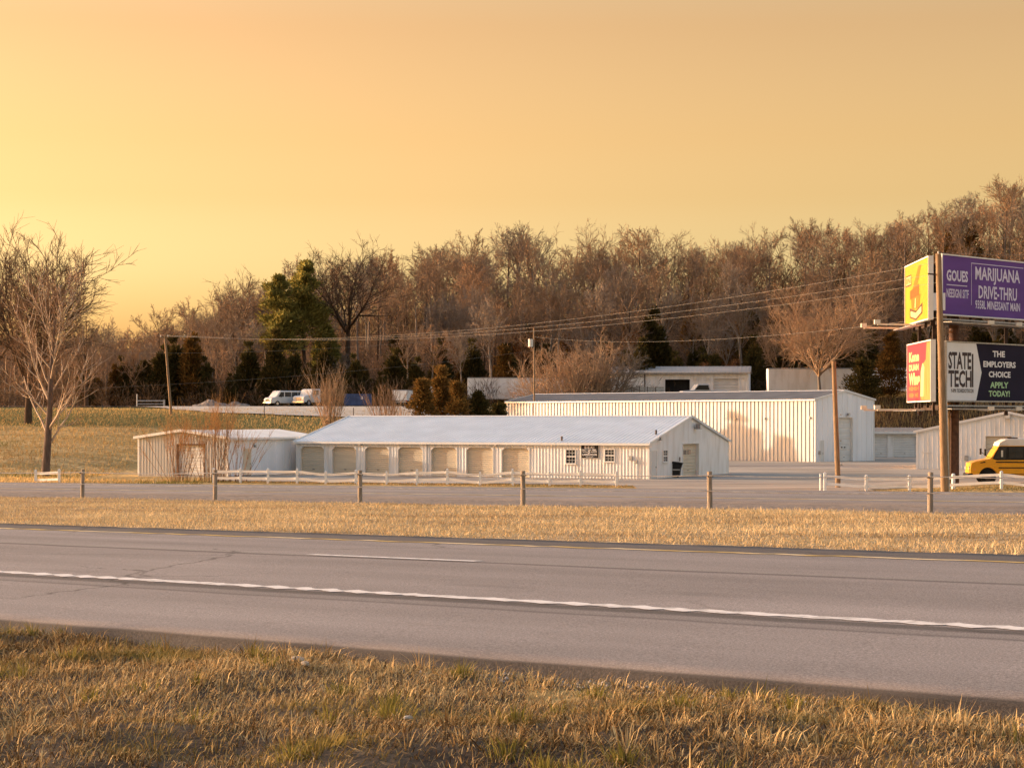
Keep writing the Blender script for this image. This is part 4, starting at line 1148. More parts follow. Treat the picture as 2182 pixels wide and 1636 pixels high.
# yellow, upper left (reads from its far end)
ya, yb = (29.30, 160.8), (28.95, 150.0)
pan, mt, w = face(ya, yb, 12.05, 16.30, M['p_yellow'], M['trim_white'], .3)
tag(pan, 'bright yellow printed face with an orange cup')
zz = 12.05
def P4(u0, v0, u1, v1): return [(u0, zz + v0), (u1, zz + v0), (u1, zz + v1), (u0, zz + v1)]
poly(mt, P4(.25, 2.75, 3.0, 3.55), M['p_brown'], pan, 'printed_box')
poly(mt, P4(.40, 2.85, 2.85, 3.45), M['p_cream'], pan, 'printed_box', -.018)
text('IIINI', .55, zz + 2.92, 2.15, .45, M['p_amber'], pan, mt, y=-.024, bold=.02)
poly(mt, [(3.6, zz + 2.45), (5.6, zz + 2.45), (7.6, zz + 3.95), (6.3, zz + 3.95)], M['p_amber'], pan, 'printed_shape')
poly(mt, [(2.4, zz + 1.72), (6.6, zz + 1.85), (6.6, zz + 2.65), (2.4, zz + 2.35)], M['p_orange'], pan, 'printed_shape', -.016)
poly(mt, [(3.2, zz + .95), (6.6, zz + .95), (7.2, zz + 1.9), (2.9, zz + 1.75)], M['p_amber'], pan, 'printed_shape', -.014)
poly(mt, [(4.6, zz + 1.0), (5.0, zz + 1.0), (5.2, zz + 1.7), (4.8, zz + 1.7)], M['p_cream'], pan, 'printed_shape', -.020)
poly(mt, [(2.3, zz + .40), (5.2, zz + .10), (8.1, zz + .50), (8.1, zz + 1.25), (5.2, zz + .80), (2.3, zz + 1.10)], M['p_brown'], pan, 'printed_shape', -.016)
poly(mt, [(2.7, zz + .48), (5.2, zz + .24), (7.7, zz + .60), (7.7, zz + 1.0), (5.2, zz + .64), (2.7, zz + .88)], M['p_cream'], pan, 'printed_shape', -.022)
# red, lower left
pan, mt, w = face((29.5, 161.0), (29.15, 150.2), 6.35, 10.50, M['p_red'], M['trim_white'], .3)
tag(pan, 'red and orange printed face with cream lettering')
zz = 6.35
poly(mt, [(6.3, zz + .05), (w - .05, zz + .05), (w - .05, zz + 4.1), (9.0, zz + 4.1), (8.6, zz + 2.9), (6.8, zz + 2.5), (6.1, zz + 1.5)], M['p_peach'], pan, 'printed_shape')
poly(mt, [(6.2, zz + .3), (7.6, zz + .3), (8.0, zz + 2.4), (7.2, zz + 2.7), (6.4, zz + 2.1)], M['p_cream'], pan, 'printed_shape', -.018)
text('Kone', .8, zz + 2.85, 4.8, .75, M['p_cream'], pan, mt, bold=.05)
text('DUAN', .8, zz + 2.2, 4.6, .50, M['p_cream'], pan, mt, bold=.05)
text('Whas', .8, zz + 1.15, 5.2, .92, M['p_cream'], pan, mt, y=-.024, bold=.06)
text('HIIHIIH', .8, zz + .75, 4.6, .33, M['p_peach'], pan, mt, bold=.03)
text('HIIH HII', .8, zz + .25, 4.4, .36, M['p_peach'], pan, mt, bold=.03)
# catwalks, bearers, lamp arms
def bpt(x, y, z): return Vector((x - B0.x, y - B0.y, z - B0.z))
for zc in (11.75, 5.75):
    MB().bar(bpt(30.0, 149.0, zc), bpt(37.7, 157.3, zc), .8, .06).bar(bpt(29.7, 149.3, zc + .22), bpt(37.4, 157.6, zc + .22), .08, .10).build('catwalk', M['galv'], bb)
    MB().bar(bpt(29.6, 150.5, zc + .1), bpt(38.0, 159.6, zc + .1), .25, .35).bar(bpt(29.9, 150.2, zc + .1), bpt(30.2, 161.5, zc + .1), .25, .35).build('bearer', M['dark_steel'], bb)
    MB().bar(bpt(28.4, 150.2, zc - .1), bpt(28.7, 160.8, zc - .1), .6, .06).build('catwalk', M['galv'], bb)
    for yy_, k in ((152.6, 0), (158.4, 1)):
        a = bpt(28.9, yy_, zc - .05); b = bpt(25.7, yy_ - .8, zc - .05)
        ar = MB().bar(a, b, .10, .13).build('lamp_arm', M['lamp_white'], bb)
        MB().box(b.x - .22, b.y - .18, b.z + .02, b.x + .18, b.y + .18, b.z + .32).build('lamp_head', M['lamp_white'], ar)
    for k in range(3):
        xx, yy_ = 31.8 + 2.6 * k, 152.0 + 2.8 * k
        a = bpt(xx, yy_, zc); b = bpt(xx + 1.6, yy_ - 1.5, zc - .1)
        ar = MB().bar(a, b, .09, .11).build('lamp_arm', M['galv'], bb)
        MB().box(b.x - .2, b.y - .16, b.z, b.x + .2, b.y + .16, b.z + .26).build('lamp_head', M['lamp_white'], ar)
for x, y in ((36.2, 158.2), (29.75, 152.2), (29.95, 158.6)):
    MB().bar(bpt(x, y, 5.3), bpt(x, y, 16.0), .24, .24).build('post', M['dark_steel'], bb)
tube_ = MB().bar(bpt(29.2, 150.4, 13.2), bpt(30.1, 150.4, 13.2), .9, 1.2).build('end_plate', M['p_grey'], bb)

# ------------------------------------------------------------------ school bus
def arch(cx, r, z, n=9):
    return [(cx + r * math.cos(math.pi * i / n), z + r * math.sin(math.pi * i / n)) for i in range(n + 1)]
bus_x = XA(2071, 154.5)
bus = empty('school_bus', (bus_x, 155.2, G(bus_x + 3, 155.2)), R(-3), 'yellow short-nosed school bus with a white roof behind the right fence', 'bus')
BL, BW = 8.6, 2.35
prof = [(.05, .62), (.02, 1.05), (.10, 1.52), (.45, 1.66), (1.15, 1.78), (1.50, 1.86), (2.05, 2.72), (2.45, 2.88), (BL - .15, 2.88), (BL, 2.75), (BL, .60)]
lower = arch(6.6, .62, .60)[::1] + []
low = [(7.3, .60)] + [(6.65 + .62 * math.cos(math.pi * i / 10), .58 + .62 * math.sin(math.pi * i / 10)) for i in range(11)] + [(3.0, .60), (2.2, .60)] + [(1.30 + .66 * math.cos(math.pi * i / 10), .56 + .66 * math.sin(math.pi * i / 10)) for i in range(11)]
body = MB().prism(prof + low, 'y', 0, BW).build('body', M['bus_yellow'], bus, bevel=.03)
MB().prism([(2.02, 2.74), (2.15, 3.02), (2.55, 3.22), (3.1, 3.28), (BL - .4, 3.28), (BL + .02, 3.05), (BL + .02, 2.74)], 'y', -.01, BW + .01).build('roof', M['bus_roof'], bus, bevel=.06)
MB().add([(1.56, .15, 1.92), (1.56, BW - .15, 1.92), (2.02, BW - .15, 2.66), (2.02, .15, 2.66)], [(0, 1, 2, 3)]).build('windshield', M['glass'], bus)
MB().add([(1.60, -.006, 1.84), (1.95, -.006, 1.74), (BL - .1, -.006, 1.80), (BL - .1, -.006, 2.73), (2.10, -.006, 2.73)], [(0, 1, 2, 3, 4)]).build('window_band', M['black_plastic'], bus)
sw = MB().add([(1.72, -.03, 1.86), (2.55, -.03, 1.80), (2.62, -.03, 2.68), (2.12, -.03, 2.68)], [(0, 1, 2, 3)]).build('side_window', M['glass'], bus)
MB().box(2.14, -.05, 1.84, 2.19, -.032, 2.66).build('window_bar', M['black_plastic'], sw)
MB().box(2.22, -.034, 1.98, 2.36, -.031, 2.45).build('window_reflection', M['lamp_white'], sw)  # reflection in the driver's window, made as a pale pane
for i in range(5):
    xx = 2.78 + i * 1.12
    MB().box(xx, -.035, 1.90, xx + 1.02, -.012, 2.66).build('side_window', M['glass'], bus)
    MB().box(xx, -.045, 2.27, xx + 1.02, -.036, 2.30).build('window_bar', M['black_plastic'], bus)
for q, z_, hz in ((1.85, 1.56, .08), (2.05, 1.16, .07), (2.2, .72, .04)): MB().box(q, -.045, z_, BL, -.012, z_ + hz).build('rub_rail', M['black_plastic'], bus)
MB().box(-.12, -.02, .50, .22, BW + .02, .80).build('bumper', M['black_plastic'], bus, bevel=.04)
for q in (.3, BW - .3): MB().tube([(.03, q, 1.15), (-.02, q, 1.15)], .13, 12).build('headlight', M['lamp_white'], bus)
MB().box(.25, -.03, 1.0, .42, -.005, 1.14).build('marker_lamp', M['amber'], bus)
MB().add([(.72, -.015, 1.52), (1.12, -.015, 1.56), (1.08, -.015, 1.66), (.78, -.015, 1.58)], [(0, 1, 2, 3)]).build('hood_vent', M['black_plastic'], bus)
for cx in (1.30, 6.65):
    for yy_ in (.02, BW - .30):
        w_ = MB().tube([(cx, yy_, .50), (cx, yy_ + .28, .50)], .50, 24).build('wheel', M['tyre'], bus); smooth_by_angle(w_)
        MB().tube([(cx, yy_ - .01, .50), (cx, yy_ + .05, .50)], [.24, .27], 14).build('rim', M['dark_steel'], w_)
    MB().tube([(cx, .32, .56), (cx, .36, .56)], .64, 20).build('wheel_well', M['black_plastic'], bus)
mr_ = MB().tube([(1.55, .02, 1.9), (1.15, -.2, 2.0), (1.05, -.25, 2.45), (1.6, -.02, 2.6)], .02, 6).build('mirror_arm', M['black_plastic'], bus)
MB().box(.98, -.36, 2.05, 1.10, -.14, 2.55).build('mirror', M['black_plastic'], mr_, bevel=.03)
MB().bar((1.6, BW, 2.0), (1.2, BW + .2, 2.3), .04).box(1.12, BW + .1, 2.1, 1.24, BW + .32, 2.55).build('mirror', M['black_plastic'], bus)
MB().box(2.75, .5, 3.285, 3.5, 1.6, 3.36).build('roof_hatch', M['dark_steel'], bus)
MB().box(2.2, -.03, 2.78, 2.7, -.013, 2.90).build('marker_lamp', M['lamp_white'], bus)

# ------------------------------------------------------------------ vehicles on the terrace
def wheels(root, xs, ywid, r, wid=.22):
    for cx in xs:
        for yy_ in (-.02, ywid - wid + .02):
            w_ = MB().tube([(cx, yy_, r), (cx, yy_ + wid, r)], r, 16).build('wheel', M['tyre'], root)
            y2 = yy_ - .01 if yy_ < 0 else yy_ + wid + .01
            MB().tube([(cx, y2, r), (cx, yy_ + wid / 2, r)], r * .55, 10).build('rim', M['chrome'], w_)
def put(px, d, z=None): 
    x = XA(px, d); return (x, d, (G(x, d) + .17) if z is None else z)
# passenger van: front corner towards the camera-left; local x = length (nose at 0), y = width
VZ = 296.0
van = empty('van', put(578, VZ), R(38), 'white passenger van parked left of the white truck', 'van')
vp = [(.02, .42), (.0, .80), (.06, 1.08), (.20, 1.16), (.72, 1.24), (1.38, 2.02), (1.6, 2.14), (5.3, 2.14), (5.48, 2.0), (5.5, .42)]
MB().prism(vp, 'y', 0, 1.95).build('body', M['van_white'], van, bevel=.09)
MB().add([(.79, .18, 1.32), (.79, 1.77, 1.32), (1.33, 1.70, 1.96), (1.33, .25, 1.96)], [(0, 1, 2, 3)]).build('windshield', M['glass'], van)
for a, b in ((1.15, 2.05), (2.2, 3.2), (3.3, 4.25), (4.35, 5.3)):
    MB().add([(a + (.0 if a > 2 else .0), -.012, 1.30), (b, -.012, 1.30), (b, -.012, 1.92), (a + (.0 if a > 2 else .40), -.012, 1.92)], [(0, 1, 2, 3)]).build('side_window', M['glass'], van)
MB().box(-.03, .45, .72, .01, 1.5, .98).build('grille', M['black_plastic'], van)
MB().box(-.025, .08, .74, .02, .40, .96).build('headlight', M['lamp_white'], van); MB().box(-.025, 1.55, .74, .02, 1.87, .96).build('headlight', M['lamp_white'], van)
MB().box(-.14, -.02, .38, .1, 1.97, .58).build('bumper', M['chrome'], van, bevel=.03)
wheels(van, (1.0, 4.4), 1.95, .37)
MB().bar((1.6, -.02, 1.3), (1.5, -.25, 1.36), .05).box(1.44, -.36, 1.25, 1.52, -.16, 1.48).build('mirror', M['black_plastic'], van)
# medium truck, nose towards the camera
tk = empty('truck', put(648, VZ - .5), R(52), 'white medium truck with a big grille right of the van', 'truck')
MB().prism([(0, .55), (0, 1.25), (.25, 1.42), (1.35, 1.52), (1.75, 2.28), (2.0, 2.38), (3.3, 2.38), (3.35, .55)], 'y', 0, 2.15).build('cab', M['van_white'], tk, bevel=.08)
MB().add([(1.44, .2, 1.60), (1.44, 1.95, 1.60), (1.74, 1.88, 2.20), (1.74, .27, 2.20)], [(0, 1, 2, 3)]).build('windshield', M['glass'], tk)
MB().add([(1.7, -.012, 1.55), (2.9, -.012, 1.55), (2.9, -.012, 2.2), (1.98, -.012, 2.2)], [(0, 1, 2, 3)]).build('side_window', M['glass'], tk)
MB().box(-.03, .6, .75, .01, 1.55, 1.20).build('grille', M['steel'], tk)
MB().box(-.03, .1, .85, .01, .5, 1.1).build('headlight', M['lamp_white'], tk); MB().box(-.03, 1.65, .85, .01, 2.05, 1.1).build('headlight', M['lamp_white'], tk)
MB().box(-.2, -.02, .45, .02, 2.17, .70).build('bumper', M['chrome'], tk, bevel=.03)
MB().box(3.4, -.05, .9, 7.0, 2.2, 1.05).box(3.4, .2, .6, 7.0, 1.9, .88).build('flatbed', M['dark_steel'], tk)
wheels(tk, (.95, 5.6), 2.15, .45, .3)
MB().bar((1.8, -.02, 1.6), (1.7, -.3, 1.7), .05).box(1.62, -.42, 1.55, 1.7, -.2, 1.95).build('mirror', M['black_plastic'], tk)
# blue skip
cz = put(733, VZ)
ct = empty('skip', cz, R(2), 'dark blue steel roll-off skip between two bare bushes', 'container')
CLn = XA(791, VZ) - XA(733, VZ)
MB().box(0, 0, .12, CLn, 2.3, 1.62).build('body', M['container_blue'], ct)
rb = MB()
for i in range(9): rb.box(CLn * i / 8.2, -.08, .14, CLn * i / 8.2 + .10, -.002, 1.55)
rb.box(-.04, -.10, 1.55, CLn + .04, -.002, 1.68).build('ribs', M['container_blue'], ct)
text('36', CLn * .62, .95, .28, .42, M['print_white'], ct, Matrix(), y=-.09, bold=.02)
# white box trucks seen from behind, and a camper
def box_truck(px0, px1, d, h, label, rz):
    r = empty('box_truck', put(px0, d), rz, label, 'truck')
    w_ = (XA(px1, d) - XA(px0, d))
    MB().box(0, 0, .75, w_, 4.6, h).build('cargo_box', M['van_white'], r, bevel=.05)
    MB().box(.06, -.04, .85, w_ / 2 - .02, -.003, h - .12).build('rear_door', M['white_metal'], r); MB().box(w_ / 2 + .02, -.04, .85, w_ - .06, -.003, h - .12).build('rear_door', M['white_metal'], r)
    MB().box(.1, -.08, .50, w_ - .1, .2, .66).build('bumper', M['galv'], r)
    MB().box(.05, 4.65, .6, w_ - .05, 6.3, 2.0).build('cab', M['van_white'], r, bevel=.1)
    MB().box(.02, -.06, .66, .16, -.01, .8).build('tail_lamp', M['p_red'], r); MB().box(w_ - .16, -.06, .66, w_ - .02, -.01, .8).build('tail_lamp', M['p_red'], r)
    for cy in (1.0, 5.4):
        for xx in (.05, w_ - .33):
            t_ = MB().tube([(xx, cy, .42), (xx + .28, cy, .42)], .42, 14).build('wheel', M['tyre'], r)
            MB().tube([(xx - .01, cy, .42), (xx + .29, cy, .42)], .2, 8).build('rim', M['galv'], t_)
    return r
box_truck(836, 868, VZ, 2.2, 'white box truck nearest the blue skip', R(-10))
box_truck(869, 898, VZ + 2.5, 2.15, 'second white box truck, half behind the cedars', R(-6))
cp = box_trailer('camper', XA(903, 303), XA(950, 303), 303, G(XA(920, 303), 303) + .1, 2.9, 2.3, 'pale camper trailer mostly hidden by the front cedar', M['van_white'])
# pickup and dumpster in front of the workshop
pk = empty('pickup', (XA(1455, 316), 316, 6.9), R(8), 'white pickup parked before the workshop', 'pickup')
MB().prism([(0, .5), (0, 1.05), (1.3, 1.12), (1.8, 1.75), (3.2, 1.78), (3.4, 1.12), (5.3, 1.1), (5.3, .5)], 'y', 0, 1.9).build('body', M['van_white'], pk, bevel=.07)
MB().add([(1.45, -.012, 1.15), (3.2, -.012, 1.15), (3.05, -.012, 1.66), (1.9, -.012, 1.66)], [(0, 1, 2, 3)]).build('side_window', M['glass'], pk)
MB().add([(1.36, .2, 1.17), (1.36, 1.7, 1.17), (1.78, 1.6, 1.68), (1.78, .3, 1.68)], [(0, 1, 2, 3)]).build('windshield', M['glass'], pk)
wheels(pk, (.95, 4.2), 1.9, .38)
pk.scale = (1.25, 1.25, 1.35); pk.location.z = 7.6
rk = empty('flatbed_rack', (XA(1328, 308), 308, 6.9), R(3), 'grey slatted flatbed trailer left of the open bay', 'trailer')
RLn = XA(1415, 308) - XA(1328, 308)
MB().box(0, 0, .8, RLn, 2.2, 1.0).build('bed', M['dark_steel'], rk)
for i in range(5): MB().box(0, -.03, 1.05 + i * .32, RLn, .02, 1.28 + i * .32).build('slat', M['galv'], rk)
MB().box(-.12, -.1, .3, .2, .3, 2.7).build('end_frame', M['lamp_white'], rk)
for i in range(1, 5): MB().box(RLn * i / 5 - .04, -.09, 1.0, RLn * i / 5 + .04, -.032, 2.65).build('stake', M['dark_steel'], rk)
wheels(rk, (RLn * .45, RLn * .62), 2.2, .42)

# black dumpster by the main building
dv = Vector((math.sin(R(MA)), math.cos(R(MA)), 0)); ev = Vector((math.cos(R(MA)), -math.sin(R(MA)), 0))
dp = Vector((Cm.x, Cm.y, 0)) + dv * (gx(1418)) + ev * 2.4
dp = P(1419, 1018, 184.0); 
dm_ = empty('dumpster', (dp.x, dp.y, .05), -R(8), 'black front-load dumpster beside the tan gable door', 'dumpster')
DL = 1.42
MB().prism([(0, .10), (1.15, .10), (1.22, .72), (1.36, 1.12), (0, 1.18)], 'y', 0, 1.3).build('bin', M['black_plastic'], dm_, bevel=.03)
MB().prism([(-.04, 1.19), (1.42, 1.13), (1.40, 1.22), (.6, 1.36), (-.04, 1.30)], 'y', -.05, 1.35).build('lid', M['black_plastic'], dm_, bevel=.02)
MB().box(-.05, -.06, .60, 1.22, -.004, .70).build('fork_pocket', M['galv'], dm_)
MB().box(.18, -.012, .86, .52, -.003, 1.02).build('sticker', M['print_white'], dm_)
MB().box(-.16, .05, 0.0, -.03, 1.2, 1.15).build('back_frame', M['galv'], dm_)
for xx in (.15, 1.0):
    for yy_ in (.15, 1.15): MB().tube([(xx, yy_ - .04, .06), (xx, yy_ + .04, .06)], .06, 8).build('caster', M['tyre'], dm_)
# small fixtures on the slope and yard
def stake(px, py_top, d, h, label, m='dark_steel', r=.05):
    x = XA(px, d); o = MB().tube([(0, 0, -.2), (0, 0, h * .5), (.02, 0, h)], [r, r, r * .9], 8).build('post', M[m])
    o.location = (x, d, G(x, d)); return tag(o, label, 'post')
stake(563, 0, 262, 1.5, 'thin dark post on the green bank below the vans')
stake(753, 0, 262, 1.5, 'thin dark post on the bank below the blue skip')
stake(790, 0, 232, 3.2, 'pale marker post sticking up behind the low roof', 'lamp_white', .07)
gt = empty('bar_gate', (XA(292, 303), 303, G(XA(292, 303), 303)), 0, 'grey bar gate at the dark wood edge left of the gravel heaps', 'gate')
gw_ = XA(350, 303) - XA(292, 303)
MB().tube([(0, 0, -.2), (0, 0, 1.9)], .09, 8).build('post', M['galv'], gt); MB().box(gw_ - .15, -.1, -.1, gw_ + .1, .1, 1.1).build('post', M['galv'], gt)
MB().tube([(0, -.02, .95), (gw_, -.02, .95)], .07, 8).build('bar', M['galv'], gt); MB().tube([(0, -.02, .5), (gw_, -.02, .5)], .05, 8).build('bar', M['galv'], gt)
M['rubble'] = mat('rubble', (0.36, 0.30, 0.25), rough=.95, scale=2.2, col2=(0.16, 0.13, 0.105), bump=.8, bscale=6, detail=8)
def heap(px, w_, h, d, label, seed):
    rng = np.random.RandomState(seed)
    n = 44; u = np.linspace(-1, 1, n); A, B = np.meshgrid(u, u, indexing='ij'); rr_ = np.sqrt(A**2 + B**2)
    Z = h * np.clip(1 - rr_, 0, 1) ** .8 + (rng.uniform(-.16, .16, A.shape) + .14 * wob(A * 9 + seed, B * 9, 1.0)) * (rr_ < .95) - .05
    v = np.stack([A * w_ / 2, B * w_ / 2, Z], -1).reshape(-1, 3); idx = np.arange(n * n).reshape(n, n)
    f = np.stack([idx[:-1, :-1], idx[1:, :-1], idx[1:, 1:], idx[:-1, 1:]], -1).reshape(-1, 4)
    o = link('gravel_heap', np_mesh('gravel_heap', v, f), M['rubble']); x = XA(px, d); o.location = (x, d, G(x, d) + .1)
    tag(o, label, 'heap', None)
heap(450, 5.6, .85, 300, 'larger heap of pale gravel left of the van', 1)
heap(505, 4.0, .6, 299.5, 'smaller heap of pale gravel next to the van', 2)
# ------------------------------------------------------------------ vegetation
def bark(name, c, c2, scale=3.0):
    return mat(name, c, rough=0.9, scale=scale, col2=c2, stretch=(2, 2, .5), spec=0.1)
M['bark_brown'] = bark('bark_brown', (0.31, 0.21, 0.135), (0.18, 0.12, 0.078))
M['bark_rust'] = bark('bark_rust', (0.34, 0.215, 0.13), (0.21, 0.13, 0.08))
M['bark_grey'] = bark('bark_grey', (0.30, 0.235, 0.18), (0.17, 0.13, 0.10))
M['bark_dark'] = bark('bark_dark', (0.10, 0.065, 0.042), (0.06, 0.04, 0.028))
M['bark_dark2'] = bark('bark_dark2', (0.15, 0.095, 0.058), (0.09, 0.057, 0.038))
M['bark_pale'] = bark('bark_pale', (0.52, 0.41, 0.31), (0.33, 0.25, 0.18), 1.2)
M['trunk_grey'] = bark('trunk_grey', (0.16, 0.12, 0.10), (0.09, 0.065, 0.055), 2)
M['bark_tan'] = bark('bark_tan', (0.48, 0.315, 0.19), (0.33, 0.21, 0.125))
M['twig_warm'] = bark('twig_warm', (0.30, 0.19, 0.12), (0.20, 0.12, 0.075))
M['whip_sunlit'] = bark('whip_sunlit', (0.50, 0.27, 0.10), (0.36, 0.18, 0.07))  # upper twigs of the brown bushes, warm sunlight painted into their colour
M['whip_brown'] = bark('whip_brown', (0.25, 0.15, 0.09), (0.16, 0.095, 0.06))

def tubes(branches, sides):
    "branches: list of (points (n,3), radii (n,)) -> verts, quads"
    V, Fq, base = [], [], 0
    by_n = {}
    for p, r in branches:
        by_n.setdefault(len(p), []).append((p, r))
    ang = 2 * np.pi * np.arange(sides) / sides
    ca, sa = np.cos(ang), np.sin(ang)
    for n, lst in by_n.items():
        p = np.array([b[0] for b in lst], float); r = np.array([b[1] for b in lst], float)
        m = len(lst)
        d = np.empty_like(p)
        d[:, 1:-1] = p[:, 2:] - p[:, :-2]; d[:, 0] = p[:, 1] - p[:, 0]; d[:, -1] = p[:, -1] - p[:, -2]
        d /= np.linalg.norm(d, axis=2, keepdims=True) + 1e-9
        ref = np.where((np.abs(d[:, :1, 0:1]) < .7), np.array([1.0, 0, 0]), np.array([0, 1.0, 0]))
        a = np.cross(d, np.broadcast_to(ref, d.shape)); a /= np.linalg.norm(a, axis=2, keepdims=True) + 1e-9
        b = np.cross(d, a)
        ring = p[:, :, None, :] + r[:, :, None, None] * (a[:, :, None, :] * ca[None, None, :, None] + b[:, :, None, :] * sa[None, None, :, None])
        V.append(ring.reshape(-1, 3))
        i = (np.arange(m)[:, None, None] * n + np.arange(n - 1)[None, :, None]) * sides + base
        k = np.arange(sides)[None, None, :]; k2 = (k + 1) % sides
        Fq.append(np.stack([i + k, i + k2, i + sides + k2, i + sides + k], -1).reshape(-1, 4))
        base += m * n * sides
    return np.concatenate(V), np.concatenate(Fq)

def make_branch(rng, p, d, L, r0, r1, n, wob_, up):
    x, y, z = p; dx, dy, dz = d
    q = 1 / math.sqrt(dx * dx + dy * dy + dz * dz); dx *= q; dy *= q; dz *= q
    pts = [(x, y, z)]; st = L / n
    g = rng.g
    for i in range(n):
        dx += g(0, wob_); dy += g(0, wob_); dz += g(0, wob_) + up
        q = 1 / math.sqrt(dx * dx + dy * dy + dz * dz); dx *= q; dy *= q; dz *= q
        x += dx * st; y += dy * st; z += dz * st
        pts.append((x, y, z))
    return pts, [r0 + (r1 - r0) * i / n for i in range(n + 1)]

def along(p, t):
    f = t * (len(p) - 1); i = min(int(f), len(p) - 2); u = f - i
    a, b = p[i], p[i + 1]
    return tuple(a[k] * (1 - u) + b[k] * u for k in range(3)), tuple(b[k] - a[k] for k in range(3))

def side_dir(rng, d, ang, az=None):
    dx, dy, dz = d; q = 1 / math.sqrt(dx * dx + dy * dy + dz * dz); dx *= q; dy *= q; dz *= q
    if abs(dz) < .9: ax, ay, az_ = dy, -dx, 0.0
    else: ax, ay, az_ = 0.0, dz, -dy
    q = 1 / math.sqrt(ax * ax + ay * ay + az_ * az_); ax *= q; ay *= q; az_ *= q
    bx, by, bz = dy * az_ - dz * ay, dz * ax - dx * az_, dx * ay - dy * ax
    th = rng.uniform(0, 6.2832) if az is None else az
    c, s2 = math.cos(ang), math.sin(ang); u, v = math.cos(th) * s2, math.sin(th) * s2
    return (dx * c + ax * u + bx * v, dy * c + ay * u + by * v, dz * c + az_ * u + bz * v)

class Rng(random.Random):
    "plain fast random numbers with the few calls the growers use"
    def g(self, m, s_): return self.gauss(m, s_)
    def normal(self, m, s_): return self.gauss(m, s_)

def bare_tree(seed, Ht, trunk_frac=.35, limbs=7, sub=5, ter=5, twig=4, spread=.62, r0=None, up=.10, wob_=.10, leader=True, twig_r=.016, limb_len=.48, tlen=1.0, lo=None, keep=False, lrad=1.0):
    "returns (trunk branches, crown branches thick, crown branches thin)"
    rng = Rng(seed)
    r0 = r0 or Ht * .016
    top = Ht * (.82 if leader else trunk_frac + .08)
    tp, tr_ = make_branch(rng, (0, 0, -.4), (rng.normal(0, .012), rng.normal(0, .012), 1), top, r0, r0 * (.22 if leader else .62), 9, .024, .035)
    trunk = [(tp, tr_)]; thick, thin = [], []
    lo = trunk_frac if lo is None else lo
    for i in range(limbs):
        t = (lo * Ht / top) + (1 - lo * Ht / top) * ((i + rng.uniform(0, .8)) / limbs) ** .85 if leader else rng.uniform(.86, .99)
        t = min(t, .98)
        o, d = along(tp, t)
        ang = (spread * rng.uniform(.75, 1.25)) * (1.15 - .45 * t)
        az = i * 2.4 + rng.uniform(-.5, .5)
        dr = (math.cos(az) * math.sin(ang), math.sin(az) * math.sin(ang), math.cos(ang))
        rem = Ht - o[2]
        L = min(Ht * limb_len * rng.uniform(.8, 1.15), rem / max(.35, dr[2]) * 1.02)
        rr_ = (tr_[0] + (tr_[-1] - tr_[0]) * t) * rng.uniform(.5, .7) * lrad
        lp, lr = make_branch(rng, o, dr, L, rr_, .03, 7, wob_, up)
        thick.append((lp, lr))
        for j in range(sub):
            t2 = .22 + .76 * (j + rng.uniform(0, 1)) / sub
            o2, d2 = along(lp, min(t2, .99))
            L2 = L * rng.uniform(.28, .48) * (1.15 - .5 * t2)
            r2 = max(.03, (lr[0] + (lr[-1] - lr[0]) * t2) * .6)
            sp, sr = make_branch(rng, o2, side_dir(rng, d2, rng.uniform(.45, .95)), L2, r2, .02, 4, wob_ * 1.2, up)
            thick.append((sp, sr))
            for k in range(ter):
                t3 = .2 + .79 * (k + rng.uniform(0, 1)) / ter
                o3, d3 = along(sp, min(t3, .99))
                L3 = L2 * rng.uniform(.35, .6) * tlen
                q, qr = make_branch(rng, o3, side_dir(rng, d3, rng.uniform(.4, .9)), L3, twig_r * 1.3, twig_r * .8, 2, wob_ * 1.3, up)
                thin.append((q, qr))
                for m_ in range(twig):
                    o4, d4 = along(q, rng.uniform(.25, .98))
                    e_, er = make_branch(rng, o4, side_dir(rng, d4, rng.uniform(.35, .8)), L3 * rng.uniform(.35, .7), twig_r * .9, twig_r * .5, 1, wob_, up)
                    thin.append((e_, er))
    mz = max(p[-1][2] for p, _ in thin)
    q = Ht / mz
    if not keep:
        for lst in (trunk, thick, thin):
            for k in range(len(lst)):
                p, r = lst[k]; lst[k] = ([(a * q, b * q, c * q) for a, b, c in p], r)
    return trunk, thick, thin

def tree_object(name, parts, bark_m, twig_m, label, cat='tree', group=None, limb_m=None):
    trunk, thick, thin = parts
    root = empty(name, (0, 0, 0), 0, label, cat, group)
    v, f = tubes(trunk, 9)
    link('trunk', np_mesh('trunk', v, f, smooth=True), bark_m, root)
    v1, f1 = tubes(thick, 4) if thick else (np.zeros((0, 3)), np.zeros((0, 4), int))
    v2, f2 = tubes(thin, 3)
    if limb_m is not None:
        link('limbs', np_mesh('limbs', v1, f1, smooth=True), limb_m, root)
        link('crown', np_mesh('crown', v2, f2, smooth=True), twig_m, root)
    else:
        link('crown', np_mesh('crown', np.concatenate([v1, v2]), np.concatenate([f1, f2 + len(v1)]), smooth=True), twig_m, root)
    return root

def set_tint(me, vals_per_face, k):
    at = me.attributes.new('tint', 'FLOAT', 'POINT')
    at.data.foreach_set('value', np.repeat(vals_per_face, k).astype(np.float32))

